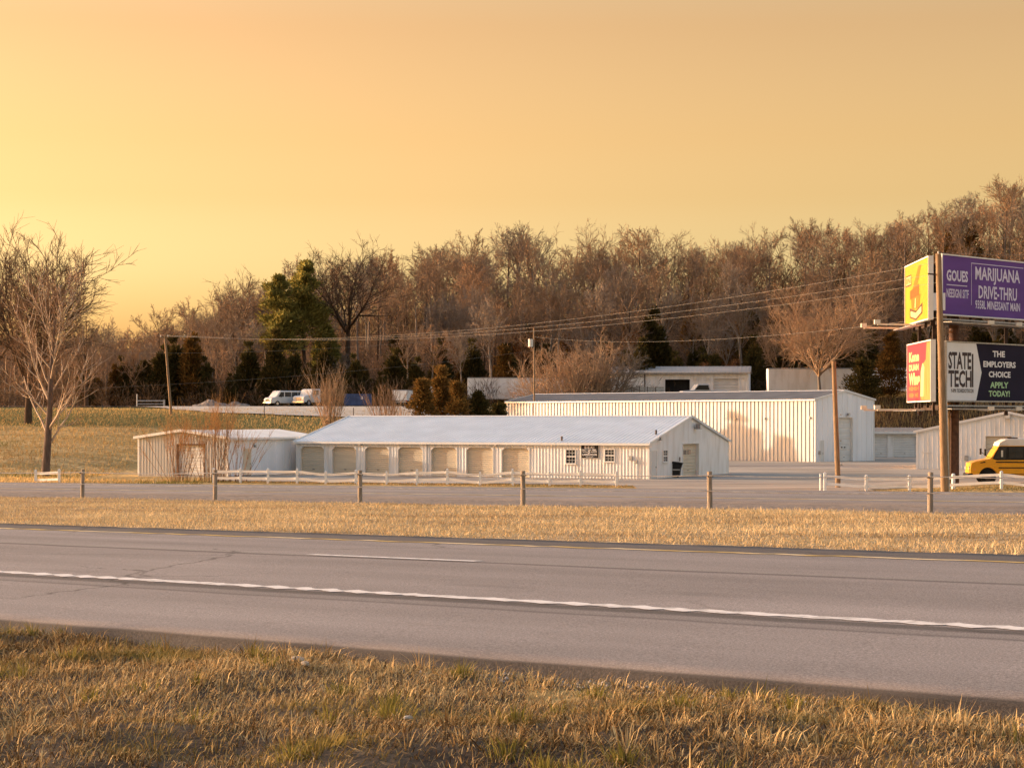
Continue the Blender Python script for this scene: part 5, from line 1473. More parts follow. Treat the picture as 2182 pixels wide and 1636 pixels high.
M['cedar'] = leafy('cedar', (0.025, 0.026, 0.010), (0.14, 0.10, 0.032), .2)
M['cedar_rust'] = leafy('cedar_rust', (0.05, 0.032, 0.010), (0.24, 0.125, 0.035), .2)
M['cedar_bright'] = leafy('cedar_bright', (0.06, 0.04, 0.012), (0.36, 0.20, 0.06), .25)
M['pine'] = leafy('pine', (0.09, 0.09, 0.022), (0.50, 0.42, 0.12), .4)
M['oak_leaf'] = leafy('oak_leaf', (0.12, 0.05, 0.02), (0.36, 0.17, 0.07), .3)
M['brush'] = leafy('brush', (0.055, 0.037, 0.024), (0.23, 0.15, 0.09), .1)

def sprays(rng, pts, dirs, size, width):
    "one narrow kite of two triangles per point"
    n = len(pts)
    d = dirs / (np.linalg.norm(dirs, axis=1, keepdims=True) + 1e-9)
    a = np.cross(d, rng.normal(size=(n, 3))); a /= np.linalg.norm(a, axis=1, keepdims=True) + 1e-9
    s = size[:, None]; w = (width * rng.uniform(.7, 1.3, n))[:, None]
    V = np.stack([pts, pts + d * s * .45 + a * w, pts + d * s, pts + d * s * .45 - a * w], 1).reshape(-1, 3)
    Fq = np.arange(n * 4).reshape(n, 4)
    return V, Fq

def conifer(name, seed, Ht, Rw, n, label, material, bark_m, group=None, shape=1.0, lumps=26, base=.04, size=.42, cat='tree', open_=0.0):
    "evergreen: boughs as lumps of short sprays on a tapering envelope"
    rng = np.random.RandomState(seed)
    root = empty(name, (0, 0, 0), 0, label, cat, group)
    tb = [make_branch(Rng(seed), (0, 0, -.3), (0, 0, 1), Ht * .95, Ht * .02, .03, 6, .02, .03)]
    v, f = tubes(tb, 7); link('trunk', np_mesh('trunk', v, f, smooth=True), bark_m, root)
    def env(h): return Rw * (np.clip(1 - h, 0, 1) ** (.75 * shape)) * np.clip(h / .12, .35, 1)
    bh = rng.uniform(base, .99, lumps) ** 1.1; ba = rng.uniform(0, 2 * np.pi, lumps)
    tips, dirs = [], []
    per = n // lumps
    for h, az in zip(bh, ba):
        rad = env(h) * rng.uniform(.75, 1.22)
        L = max(.5, rad)
        bd = np.array([math.cos(az), math.sin(az), rng.uniform(.15, .75)])
        o = np.array([0, 0, h * Ht * .92])
        u = rng.beta(2.2, 1.1, per)
        th = .30 * L * (1 - .55 * u) + .12
        off = rng.normal(size=(per, 3)) * th[:, None] * np.array([1, 1, .65])
        pts = o + u[:, None] * bd * L + off
        tips.append(pts); dirs.append(bd * .8 + off / (th[:, None] + .01) * .6 + np.array([0, 0, .55]))
    pts = np.concatenate(tips); dr = np.concatenate(dirs) + rng.normal(0, .35, (len(pts), 3))
    pts[:, 2] = np.clip(pts[:, 2], .05, Ht)
    V, Fq = sprays(rng, pts, dr, size * rng.uniform(.6, 1.4, len(pts)), size * .20)
    me = np_mesh('crown', V, Fq)
    set_tint(me, np.clip(rng.normal(.5, .22, len(pts)), 0, 1), 4)
    link('crown', me, material, root)
    return root

def place(o, x, y, rz=0, s=1.0, z=None, sz=None):
    o.location = (x, y, G(x, y) - .05 if z is None else z)
    o.rotation_euler = (0, 0, rz); o.scale = (s, s, sz or s)
    return o
def place_px(o, px, d, rz=0, s=1.0, sz=None, z=None):
    return place(o, XA(px, d), d, rz, s, z, sz)

# ---- the hillside wood
WOOD_LABEL = 'bare brown hardwood standing in the hillside wood'
def wood_label(x, y, kind='bare brown hardwood'):
    px = CXP + F * x / y
    row = 'at the front edge of the wood' if y < 338 else ('half way up the wooded slope' if y < 395 else 'on the skyline of the wood')
    col = 'left of the leaning pole' if px < 350 else ('above the parked vans' if px < 720 else ('behind the cedar clump' if px < 1100 else ('above the workshop' if px < 1620 else ('behind the dome-shaped tree' if px < 1880 else 'behind the billboards'))))
    lb = kind + ' ' + row + ', ' + col
    return lb, 'tree', lb + 's'
protos = []
specs = [dict(trunk_frac=.40, limbs=10, sub=7, ter=6, twig=4, spread=.80, up=.05, limb_len=.36), dict(trunk_frac=.48, limbs=9, sub=7, ter=6, twig=4, spread=.72, up=.05, limb_len=.34),
         dict(trunk_frac=.36, limbs=11, sub=7, ter=6, twig=4, spread=.9, up=.06, limb_len=.36), dict(trunk_frac=.42, limbs=8, sub=8, ter=6, twig=4, spread=.85, leader=False, limb_len=.50, up=.05, wob_=.14),
         dict(trunk_frac=.48, limbs=7, sub=8, ter=6, twig=4, spread=.75, leader=False, limb_len=.48, up=.05, wob_=.14), dict(trunk_frac=.55, limbs=9, sub=6, ter=6, twig=4, spread=.7, up=.05, limb_len=.30),
         dict(trunk_frac=.34, limbs=12, sub=6, ter=6, twig=4, spread=.75, up=.05, limb_len=.38), dict(trunk_frac=.44, limbs=9, sub=7, ter=6, twig=4, spread=.95, up=.08, limb_len=.36)]
bk = ['bark_brown', 'bark_grey', 'bark_rust', 'bark_brown', 'bark_grey', 'bark_brown', 'bark_rust', 'bark_brown']
for i, sp in enumerate(specs):
    protos.append(tree_object('hardwood_tree', bare_tree(100 + i, 17.0, twig_r=.022, **sp), M['bark_dark'] if i % 3 == 0 else M['bark_grey'], M[bk[i]], WOOD_LABEL, 'tree', 'bare trees of the hillside wood'))
rng = np.random.RandomState(21)
spots = []
tries = 0
while len(spots) < 292 and tries < 90000:
    tries += 1
    y = 314 + 170 * rng.uniform(0, 1) ** 1.15
    if tries % 9 == 0: y = rng.uniform(430, 470)
    x = rng.uniform(-.262, .262) * y
    px = CXP + F * x / y
    ymin = 314 + (18 if x > -2 else 0) + (4 if x > 30 else 0)
    if y < ymin: continue
    if px < 420 and y < 345 and px > 260 and rng.uniform() < .6: continue
    mind = 4.6 if y < 380 else 6.0
    if any((x - a) ** 2 + (y - b) ** 2 < mind ** 2 for a, b in spots): continue
    spots.append((x, y))
used = [False] * len(protos)
for x, y in spots:
    k = rng.randint(len(protos))
    o = protos[k] if not used[k] else copy_tree(protos[k]); used[k] = True
    tag(o, *wood_label(x, y))
    s = rng.uniform(.72, 1.15)
    px = CXP + F * x / y
    s *= float(np.interp(px, [200, 420, 560, 900, 1640, 1700], [.70, .80, .95, 1.05, 1.02, .98]))
    if y < 335: s *= .82
    if (670 < px < 830 and y < 360) or (540 < px < 700 and y < 350): s = rng.uniform(.38, .52)
    place(o, x, y, rng.uniform(0, 6.28), s, sz=s * rng.uniform(.95, 1.12))
# understory brush: twiggy mass under the trees
def brush_mesh(name, pts_xy, hts, seed, per=46, wd=.034):
    rng = np.random.RandomState(seed)
    n = len(pts_xy)
    zz = gz(pts_xy[:, 0], pts_xy[:, 1])
    X = np.repeat(pts_xy, per, 0); Z = np.repeat(zz, per); Hh = np.repeat(hts, per)
    m_ = len(X)
    u = rng.uniform(0, .85, m_)
    off = rng.normal(0, .32, (m_, 2)) * Hh[:, None] * (.35 + .5 * u[:, None])
    pts = np.column_stack([X + off, Z + u * Hh])
    d = np.column_stack([off * .9 / (Hh[:, None] * .3), np.full(m_, 1.1)]) + rng.normal(0, .5, (m_, 3))
    V, Fq = sprays(rng, pts, d, Hh * rng.uniform(.22, .5, m_), wd)
    me = np_mesh(name, V, Fq)
    base = np.repeat(rng.uniform(.1, .9, n), per)
    set_tint(me, np.clip(base + rng.normal(0, .15, m_), 0, 1), 4)
    return me
rng = np.random.RandomState(8)
bx = []
while len(bx) < 3000:
    y = 309 + 165 * rng.uniform() ** 1.2; x = rng.uniform(-.275, .275) * y
    if y < 309 + (14 if x > -2 else 0): continue
    bx.append((x, y))
bx = np.array(bx)
br = link('undergrowth', brush_mesh('undergrowth', bx, rng.uniform(1.2, 4.6, len(bx)), 3, per=46), M['brush'])
tag(br, 'brown twiggy undergrowth filling the hillside wood', 'undergrowth', None, 'stuff')
fx_ = np.column_stack([rng.uniform(-.29, .29, 900), rng.uniform(440, 560, 900)]); fx_[:, 0] *= fx_[:, 1]
dwm = link('distant_wood', brush_mesh('distant_wood', fx_, rng.uniform(7, 13, 900), 5, per=60, wd=.07), M['brush'])
tag(dwm, 'brown mass of the wood beyond the crest of the hill', 'wood', None, 'stuff')
# evergreen cedars in the wood
CED = 'dark cedar standing low among the trees of the wood'
cp_ = [conifer('cedar_tree', 300 + i, 8.0, 2.0 + .3 * i, 5200, CED, M['cedar'] if i != 1 else M['cedar_rust'], M['bark_dark'], 'cedars in the wood', lumps=42, size=.5) for i in range(3)]
cu = [False] * 3
ced = []
for _ in range(75):
    y = 313 + 60 * rng.uniform() ** 1.5; px = rng.uniform(200, 2150)
    x = XA(px, y)
    if x > -2: y += 14
    ced.append((XA(px, y), y, rng.uniform(.6, 1.25)))
for px, y, s in ((345, 316, 1.25), (374, 318, 1.45), (397, 322, 1.1), (328, 322, .95), (1080, 336, 1.25), (1385, 350, 1.8), (1400, 352, 1.5), (1330, 330, 1.05), (1365, 332, .95), (1440, 332, 1.1), (940, 330, 1.2), (1005, 332, 1.3), (440, 315, .8), (490, 313, .6), (528, 317, 1.25), (560, 313, .75), (625, 316, 1.05), (655, 313, .7), (690, 318, 1.35), (755, 315, .9), (812, 313, .7), (838, 317, 1.2), (885, 314, .95), (262, 316, .9), (180, 315, 1.0)):
    ced.append((XA(px, y), y, s))
for i, (x, y, s) in enumerate(ced):
    k = i % 3
    if i >= 75: k = 0
    o = cp_[k] if not cu[k] else copy_tree(cp_[k]); cu[k] = True
    tag(o, *wood_label(x, y, 'dark cedar' if k != 1 else 'rusty cedar'))
    place(o, x, y, rng.uniform(0, 6.28), s * .82, sz=s * rng.uniform(.9, 1.2))
# russet trees that kept their leaves
def leaf_tree(seed, Ht, label, leaf_m, n, group=None):
    parts = bare_tree(seed, Ht, trunk_frac=.15, limbs=9, sub=5, ter=4, twig=2, spread=.8, limb_len=.36)
    r = tree_object('oak_tree', parts, M['bark_grey'], M['bark_rust'], label, 'tree', group)
    rng = np.random.RandomState(seed)
    ends = np.array([p[-1] for p, _ in parts[2]])
    pts = ends[rng.randint(len(ends), size=n)] + rng.normal(0, .22, (n, 3))
    V, Fq = sprays(rng, pts, rng.normal(size=(n, 3)), rng.uniform(.14, .30, n), .07)
    me = np_mesh('leaves', V, Fq); set_tint(me, rng.uniform(0, 1, n), 4); link('leaves', me, leaf_m, r)
    return r
for i, (px, y, h, lb) in enumerate(((1345, 336, 11, 'russet leaf-holding oak right of centre behind the workshop roof'), (1110, 345, 11.5, 'russet leaf-holding oak above the long trailer'), (1500, 330, 6.5, 'small rusty orange oak just above the workshop roof'), (1560, 332, 7, 'rusty oak at the right end of the workshop roof'), (1215, 360, 9, 'russet oak in the middle of the wood behind the tan trees'), (950, 350, 10, 'russet oak in the wood above the camper'))):
    place_px(leaf_tree(400 + i, h, lb, M['oak_leaf'], 2600), px, y, i)

# ---- trees that stand out
def hero(name, label, px, d, parts, bm_, tm_, rz=0, s=1.0, lm=None):
    return place_px(tree_object(name, parts, bm_, tm_, label, limb_m=lm), px, d, rz, s)
# pale tree at the far left
hero('pale_tree', 'pale barked bare tree with spreading limbs at the left edge', 97, 186,
     bare_tree(151, 20.0, trunk_frac=.18, limbs=22, sub=8, ter=5, twig=4, spread=.85, r0=.40, lrad=.6, up=.10, wob_=.10, twig_r=.013, limb_len=.40, lo=.16), M['trunk_grey'], M['twig_warm'], lm=M['bark_pale'])
hero('dark_tree', 'broad dark bare tree behind the pale tree at the left', 60, 248,
     bare_tree(52, 24.5, trunk_frac=.20, limbs=16, sub=10, ter=6, twig=5, lrad=.8, spread=.62, r0=.5, up=.05, leader=False, twig_r=.024, limb_len=.80), M['bark_dark'], M['bark_dark2'])
hero('dark_tree', 'second dark bare tree leaning in from beyond the left edge', -40, 252,
     bare_tree(57, 23.5, trunk_frac=.2, limbs=11, sub=9, ter=6, twig=4, spread=.7, r0=.5, up=.05, leader=False, twig_r=.022, limb_len=.75), M['bark_dark'], M['bark_brown'])
hero('dark_tree', 'smaller dark bare tree right of the pale tree', 185, 306,
     bare_tree(58, 13.5, trunk_frac=.2, limbs=14, sub=7, ter=5, twig=5, spread=.85, r0=.35, up=.06, twig_r=.020, limb_len=.5), M['bark_dark'], M['bark_brown'])
# big oak on the skyline and its neighbours
hero('oak_tree', 'big dark oak spreading widest against the sky', 738, 352,
     bare_tree(53, 27.5, trunk_frac=.42, limbs=10, sub=9, ter=6, twig=4, spread=.95, r0=.62, leader=False, limb_len=.52, up=.06, wob_=.16, twig_r=.022), M['bark_dark'], M['bark_dark'], rz=2.2)
hero('skyline_tree', 'bare fan-shaped tree left of the green pine', 508, 350,
     bare_tree(54, 22, trunk_frac=.40, limbs=9, sub=8, ter=5, twig=4, spread=.90, r0=.4, leader=False, limb_len=.56, up=.09, twig_r=.022), M['bark_dark'], M['bark_brown'])
hero('skyline_tree', 'leaning bare tree at the left end of the wood', 455, 340,
     bare_tree(55, 17.5, trunk_frac=.36, limbs=8, sub=8, ter=5, twig=4, spread=.85, r0=.35, leader=False, limb_len=.58, up=.05, twig_r=.022), M['bark_dark'], M['bark_brown'])
for i, (px, d, h, lb) in enumerate(((905, 420, 19, 'wide round-topped bare tree on the skyline left of centre'), (985, 418, 19, 'round-topped bare tree on the skyline near the centre'), (1140, 425, 20.5, 'tallest spiky bare tree on the skyline at the centre'), (1270, 425, 21, 'forked bare tree on the skyline right of centre'), (1420, 428, 20, 'bare tree on the skyline above the open workshop bay'), (1600, 430, 19, 'bare tree on the skyline above the workshop end'))):
    hero('skyline_tree', lb, px, d, bare_tree(60 + i, h, trunk_frac=.40, limbs=9, sub=6, ter=5, twig=4, spread=.85, leader=False, limb_len=.52, up=.05, wob_=.13, twig_r=.024), M['bark_dark'], M['bark_brown'], rz=i)
for i, (px, d, h, lb) in enumerate(((1855, 455, 15, 'bare fan tree on the ridge above the yellow billboard, left one'), (1925, 455, 16, 'bare fan tree on the ridge above the yellow billboard, right one'), (2150, 440, 20.5, 'tall bare tree on the ridge in the upper right corner'))):
    hero('ridge_tree', lb, px, d, bare_tree(70 + i, h, trunk_frac=.14, limbs=15, sub=7, ter=5, twig=4, spread=.42, leader=True, limb_len=.62, up=.06, twig_r=.026, lo=.12), M['bark_grey'], M['bark_tan'], rz=i)
# pines and named cedars
def pine(label, px, d, seed, Ht, Rw, m_, n=9000, shape=.8, base=.2, sz=.6, lumps=60):
    return place_px(conifer('pine_tree', seed, Ht, Rw, n, label, m_, M['bark_dark'], None, shape, lumps, base, sz), px, d)
pine('tall green pine beside the big oak on the skyline, right one', 650, 348, 81, 24, 4.5, M['pine'], n=12000, shape=.75, base=.46, lumps=44)
pine('green pine left of the taller pine on the skyline', 592, 346, 82, 21.5, 4.6, M['pine'], n=12000, shape=.75, base=.44, lumps=44)
pine('olive pine low between the pines and the big oak', 696, 350, 83, 12, 2.6, M['pine'], shape=.8, base=.4)
pine('windswept rusty cedar on the ridge at the upper right', 2046, 440, 84, 13, 5.0, M['cedar_rust'], shape=.55, base=.1)
for i, (px, d, h, r_, lb) in enumerate(((900, 262, 5.2, 1.5, 'front rusty cedar left in the clump by the warehouse'), (938, 266, 7.2, 1.5, 'tallest rusty cedar of the clump by the warehouse'), (975, 264, 6.4, 1.6, 'rusty cedar in the middle of the clump by the warehouse'), (1022, 266, 5.9, 1.8, 'dark cedar right in the clump by the warehouse'), (1062, 270, 5.4, 1.7, 'darkest cedar of the clump, against the warehouse corner'))):
    place_px(conifer('cedar_bush', 90 + i, h, r_, 6500, lb, M['cedar_bright'] if i < 3 else M['cedar'], M['bark_dark'], None, 1.0, 60, .02, .36), px, d, i)
for i, (px, d, h, r_, lb, mm) in enumerate(((1728, 300, 5.2, 2.6, 'dark cedar in front of the long rounded trailer', 'cedar'), (1700, 299, 3.4, 2.0, 'low dark cedar at the left of the rounded trailer', 'cedar'), (1838, 300, 7.0, 2.6, 'dark cedar under the billboard lamp arms', 'cedar'), (1898, 302, 9.5, 2.4, 'tall rusty cedar under the yellow billboard', 'cedar_rust'), (1985, 300, 7.5, 3.0, 'dark cedar behind the billboard column', 'cedar'), (1190, 302, 5.5, 2.2, 'rusty cedar at the foot of the tan trees', 'cedar_rust'), (1075, 320, 9.5, 2.0, 'narrow upright cedar behind the long trailer', 'cedar_rust'))):
    place_px(conifer('cedar_tree', 190 + i, h, r_, 7000, lb, M[mm], M['bark_dark'], None, .8, 46, .02, .4), px, d, i)
# tan trees near the terrace
def dome(px, d, h, seed, lb, m_='bark_tan', **kw):
    a = dict(trunk_frac=.12, limbs=16, sub=8, ter=6, twig=4, spread=.85, r0=.3, leader=False, limb_len=.70, up=.05, twig_r=.019)
    a.update(kw)
    return hero('tan_tree', lb, px, d, bare_tree(seed, h, **a), M['bark_grey'], M[m_])
dome(1747, 309, 18.3, 31, 'dome-shaped fine-twigged tan tree before the rounded trailer', limbs=18, sub=9, ter=7, twig=5, spread=1.15, limb_len=.55, trunk_frac=.15, up=.08)
dome(1180, 300, 14.5, 32, 'bright tan bare tree right of the transformer pole')
dome(1232, 302, 15.5, 33, 'middle bare tree of the tan clump over the long trailer')
dome(1295, 304, 13, 34, 'greyish bare tree at the right of the tan clump', 'bark_grey')
dome(1660, 340, 14, 35, 'tan bare tree rising behind the dome-shaped one', limbs=12, trunk_frac=.3)
# bushes of upright whips
def whips(name, label, px, d, n, h, spread, m_, seed, rz=0, twig_n=5, r=.02, lean=.28, tm=None):
    rng = Rng(seed)
    thick, thin = [], []
    for i in range(n):
        az = rng.uniform(0, 6.28); rad = spread * .35 * rng.random() ** .5
        o = (rad * math.cos(az), rad * math.sin(az) * .5, -.05)
        a2 = abs(rng.normal(0, lean)); L = h * rng.uniform(.55, 1.05)
        dr = (math.cos(az) * math.sin(a2), math.sin(az) * math.sin(a2), math.cos(a2))
        p, q = make_branch(rng, o, dr, L, r * 1.4, r * .5, 5, .05, .04)
        thick.append((p, q))
        for j in range(twig_n):
            o2, d2 = along(p, rng.uniform(.3, .97) if tm is None else .45 + .53 * rng.random() ** .7)
            e_, er = make_branch(rng, o2, side_dir(rng, d2, rng.uniform(.2, .5)), L * rng.uniform(.15, .4), r * .6, r * .35, 2, .06, .08); thin.append((e_, er))
    root = empty(name, (0, 0, 0), rz, label, 'bush')
    v, f = tubes(thick, 4); link('stems', np_mesh('stems', v, f, smooth=True), m_, root)
    v, f = tubes(thin, 3); link('twigs', np_mesh('twigs', v, f, smooth=True), tm or m_, root)
    return place_px(root, px, d, rz)
whips('whip_bush', 'leafless whip bush in front of the shed door, left one', 378, 172, 30, 5.2, 2.8, M['whip_brown'], 1, twig_n=13, r=.014, lean=.30, tm=M['whip_sunlit'])
whips('whip_bush', 'taller leafless whip bush before the shed corner', 448, 172, 40, 6.1, 3.2, M['whip_brown'], 2, twig_n=13, r=.014, lean=.30, tm=M['whip_sunlit'])
whips('whip_bush', 'leafless whip bush fanning right of the shed corner', 503, 171.5, 18, 4.6, 2.2, M['whip_brown'], 3, twig_n=10, r=.015, lean=.45, tm=M['whip_sunlit'])
whips('whip_bush', 'tall pointed bare bush right of the white truck', 706, 250, 60, 6.8, 2.6, M['bark_tan'], 5, twig_n=10, r=.022, lean=.24)
whips('whip_bush', 'bare bush between the blue skip and the box truck', 818, 268, 60, 4.2, 4.0, M['bark_rust'], 6, twig_n=8, r=.02, lean=.30)
whips('whip_bush', 'low bare bush in front of the box trucks', 850, 262, 34, 2.6, 3.0, M['bark_tan'], 7, twig_n=7, r=.016, lean=.45)
# ------------------------------------------------------------------ grass
def blades(pts, h, lean, az, w, rng, bend=.5):
    "curved blades of three triangles: verts and faces"
    n = len(pts)
    dx = np.column_stack([np.cos(az), np.sin(az), np.zeros(n)])
    sd = np.column_stack([-np.sin(az + rng.normal(0, .6, n)), np.cos(az + rng.normal(0, .6, n)), np.zeros(n)])
    up = np.array([0, 0, 1.0])
    L = h[:, None]; le = lean[:, None]
    p1 = pts + (dx * np.sin(le * .55) + up * np.cos(le * .55)) * L * .5
    l2 = np.clip(le * 1.35, 0, 1.75)
    p2 = p1 + (dx * np.sin(l2) + up * np.cos(l2)) * L * .5
    ww = w[:, None]
    V = np.stack([pts - sd * ww, pts + sd * ww, p1 - sd * ww * .7, p1 + sd * ww * .7, p2], 1).reshape(-1, 3)
    i = np.arange(n)[:, None] * 5
    q = np.concatenate([i, i + 1, i + 3, i + 2], 1); t = np.concatenate([i + 2, i + 3, i + 4], 1)
    return V, [q, t]

# near verge: bare lumpy soil sheet
M['soil'] = mat('soil', (0.13, 0.09, 0.055), rough=0.95, scale=3.5, col2=(0.035, 0.023, 0.014), bump=0.8, bscale=22, detail=8, contrast=(0.3, 0.72))
def verge_z(s, t):
    return road_z(t) + np.interp(s, [-4, 4, 9.4, 10.3, 10.75, 11.1], [-.22, -.10, -.07, -.08, -.14, -.19]) + .05 * wob(s * 1.0, t * 1.0, 1.7) * (1 - ss(10.2, 10.9, s)) + .038 * wob(s + 3, t, 5.0) + .012 * wob(s + 9, t, 14.0)
Sv = np.arange(3.0, 11.0, .12); Tv = np.arange(-12, 26, .12)
vg = hwy_strip('verge', Sv, Tv, lambda s, t: verge_z(s, t), M['soil'], off=.0)
for p in vg.data.polygons: p.use_smooth = True
tag(vg, 'lumpy soil of the near roadside verge', None, None, 'structure')

def xy(s, t): return np.column_stack([SV.x * s + TV.x * t, SV.y * s + TV.y * t])
rng = np.random.RandomState(77)
M['grass_near'] = leafy('grass_near', (0.085, 0.048, 0.021), (0.86, 0.62, 0.30), .12, patch=(0.24, 0.18, 0.055), pscale=.9)
M['grass_green'] = leafy('grass_green', (0.09, 0.09, 0.02), (0.30, 0.25, 0.065), .3)
M['grass_dry'] = leafy('grass_dry', (0.29, 0.205, 0.11), (0.80, 0.63, 0.37), .22, patch=(0.56, 0.44, 0.255), pscale=.35)

def near_region(n):
    "random points of the verge inside (a bit more than) the camera's view"
    out_s, out_t = [], []
    while sum(len(a) for a in out_s) < n:
        s = rng.uniform(4.2, 10.85, n); t = rng.uniform(-7, 20, n)
        p = xy(s, t)
        ok = (p[:, 1] > 7.0) & (np.abs(p[:, 0]) < .25 * p[:, 1] + 2.2)
        out_s.append(s[ok]); out_t.append(t[ok])
    return np.concatenate(out_s)[:n], np.concatenate(out_t)[:n]

V_, F_, T_ = [], [], []
def add_blades(s, t, h, lean, az, w, tint):
    p = xy(s, t); z = verge_z(s, t) - .005
    V, Fs = blades(np.column_stack([p, z]), h, lean, az, w, rng)
    b = sum(len(v) for v in V_)
    V_.append(V); F_.append([f + b for f in Fs]); T_.append(tint)
# tufts
ncl = 3000
cs, ct_ = near_region(ncl)
csz = rng.gamma(1.9, .55, ncl) * np.clip(.70 + .6 * wob(cs, ct_, 1.3), .25, 1.7)
per = np.clip((34 * csz), 8, 90).astype(int)
ids = np.repeat(np.arange(ncl), per)
n = len(ids)
rad = np.abs(rng.normal(0, .055, n)) * (0.6 + csz[ids]); az = rng.uniform(0, 6.28, n)
caz = rng.uniform(0, 6.28, ncl)
wind = 2.6
baz = az + .0
lean = np.clip(rng.normal(.6, .4, n) + rad * 7, .05, 1.6)
hh = np.clip(rng.normal(.058, .024, n) * (.5 + .65 * csz[ids]), .02, .20)
s_ = cs[ids] + rad * np.cos(az); t_ = ct_[ids] + rad * np.sin(az)
edge = np.clip((10.9 - s_) / .25, 0, 1)
keep = s_ < 10.5 + .2 * wob(s_ * 0, t_, 1.3) + rng.uniform(0, .15, n)
ctint = np.clip(.40 + .40 * wob(cs + 5, ct_, .8) + rng.normal(0, .2, ncl), .02, .98)
add_blades(s_[keep], t_[keep], hh[keep], lean[keep], (az + HWY_ROT)[keep], rng.uniform(.0022, .0045, n)[keep], np.clip(ctint[ids] + rng.normal(0, .2, n), 0, 1)[keep])
# flattened thatch
nt_ = 135000
s_, t_ = near_region(nt_)
dens = wob(s_, t_, 1.6) + rng.normal(0, .5, nt_)
k = (dens > -.55) & (s_ < 10.58)
s_, t_ = s_[k], t_[k]; n = len(s_)
add_blades(s_, t_, rng.uniform(.03, .13, n), np.clip(rng.normal(1.2, .3, n), .4, 1.6), rng.normal(.4, 1.3, n), rng.uniform(.0018, .0035, n), np.clip(.38 + .32 * wob(s_ + 2, t_, .9) + rng.normal(0, .25, n), 0, 1))
me = np_mesh('dry_grass', np.concatenate(V_), [np.concatenate([f[0] for f in F_]), np.concatenate([f[1] for f in F_])])
set_tint(me, np.concatenate(T_), 5)
gr_ = link('dry_grass', me, M['grass_near']); tag(gr_, 'tufted dry grass on the near verge', 'grass', None, 'stuff')
# green tufts
V_, F_, T_ = [], [], []
ncl = 105
cs, ct_ = near_region(ncl); per = rng.randint(30, 110, ncl); ids = np.repeat(np.arange(ncl), per); n = len(ids)
rad = np.abs(rng.normal(0, .075, n)); az = rng.uniform(0, 6.28, n)
s_ = cs[ids] + rad * np.cos(az); t_ = ct_[ids] + rad * np.sin(az); k = s_ < 10.75
add_blades(s_[k], t_[k], np.clip(rng.normal(.10, .03, n), .03, .2)[k], np.clip(rng.normal(.3, .2, n) + rad * 4, .05, 1.2)[k], (az + HWY_ROT)[k], rng.uniform(.002, .004, n)[k], rng.uniform(0, 1, n)[k])
me = np_mesh('green_grass', np.concatenate(V_), [np.concatenate([f[0] for f in F_]), np.concatenate([f[1] for f in F_])]); set_tint(me, np.concatenate(T_), 5)
tag(link('green_grass', me, M['grass_green']), 'scattered green tufts in the near verge', 'grass', None, 'stuff')
# crumbs of gravel along the broken asphalt edge
n = 5200
s_ = 10.45 + rng.normal(0, .15, n); t_ = rng.uniform(-5, 19, n); p = xy(s_, t_)
k = (s_ < 10.9) & (wob(s_ * .3, t_, .9) + rng.normal(0, .4, n) > -.1); s_, t_, p = s_[k], t_[k], p[k]; n = len(s_)
sz = rng.gamma(2.0, .0035, n) + .002
oc = np.array([(1, 0, 0), (0, 1, 0), (-1, 0, 0), (0, -1, 0), (0, 0, .8), (0, 0, -.8)])
V = (np.column_stack([p, verge_z(s_, t_) + sz * .3])[:, None, :] + oc[None] * sz[:, None, None] * rng.uniform(.7, 1.3, (n, 6, 1))).reshape(-1, 3)
fo_ = np.array([(0, 1, 4), (1, 2, 4), (2, 3, 4), (3, 0, 4), (1, 0, 5), (2, 1, 5), (3, 2, 5), (0, 3, 5)])
me = np_mesh('gravel_crumbs', V, (np.arange(n)[:, None, None] * 6 + fo_[None]).reshape(-1, 3))
M['crumbs'] = mat('crumbs', (0.48, 0.43, 0.38), rough=.95, scale=9, col2=(0.18, 0.155, 0.135))
tag(link('gravel_crumbs', me, M['crumbs']), 'loose gravel crumbs along the broken asphalt edge', 'gravel', None, 'stuff')
# pale stones and litter lying in the verge
def stone(px, py, size, seed, label, m):
    r = np.random.RandomState(seed)
    bm = bmesh.new(); bmesh.ops.create_icosphere(bm, subdivisions=2, radius=1)
    for v in bm.verts: v.co *= r.uniform(.75, 1.15); v.co.x *= size; v.co.y *= size * .7; v.co.z *= size * .42
    me = bpy.data.meshes.new('stone'); bm.to_mesh(me); bm.free()
    k = (py - HOR) / F; d = 1.62 / k
    x = XA(px, d); s = SV.x * x + SV.y * d; t = TV.x * x + TV.y * d
    o = link('stone', me, m); o.location = (x, d, float(verge_z(s, t)) + size * .16 + .03); o.rotation_euler = (0, 0, seed)
    tag(o, label, 'stone')
M['stone_pale'] = mat('stone_pale', (0.46, 0.40, 0.32), rough=.9, var=.2, scale=12, bump=.3)
stone(632, 1416, .062, 1, 'pale stone in the verge, left one of the pair', M['stone_pale'])
stone(650, 1428, .042, 2, 'smaller pale stone touching its larger neighbour in the verge', M['stone_pale'])
stone(870, 1545, .032, 4, 'small pale stone low in the middle of the verge', M['stone_pale'])

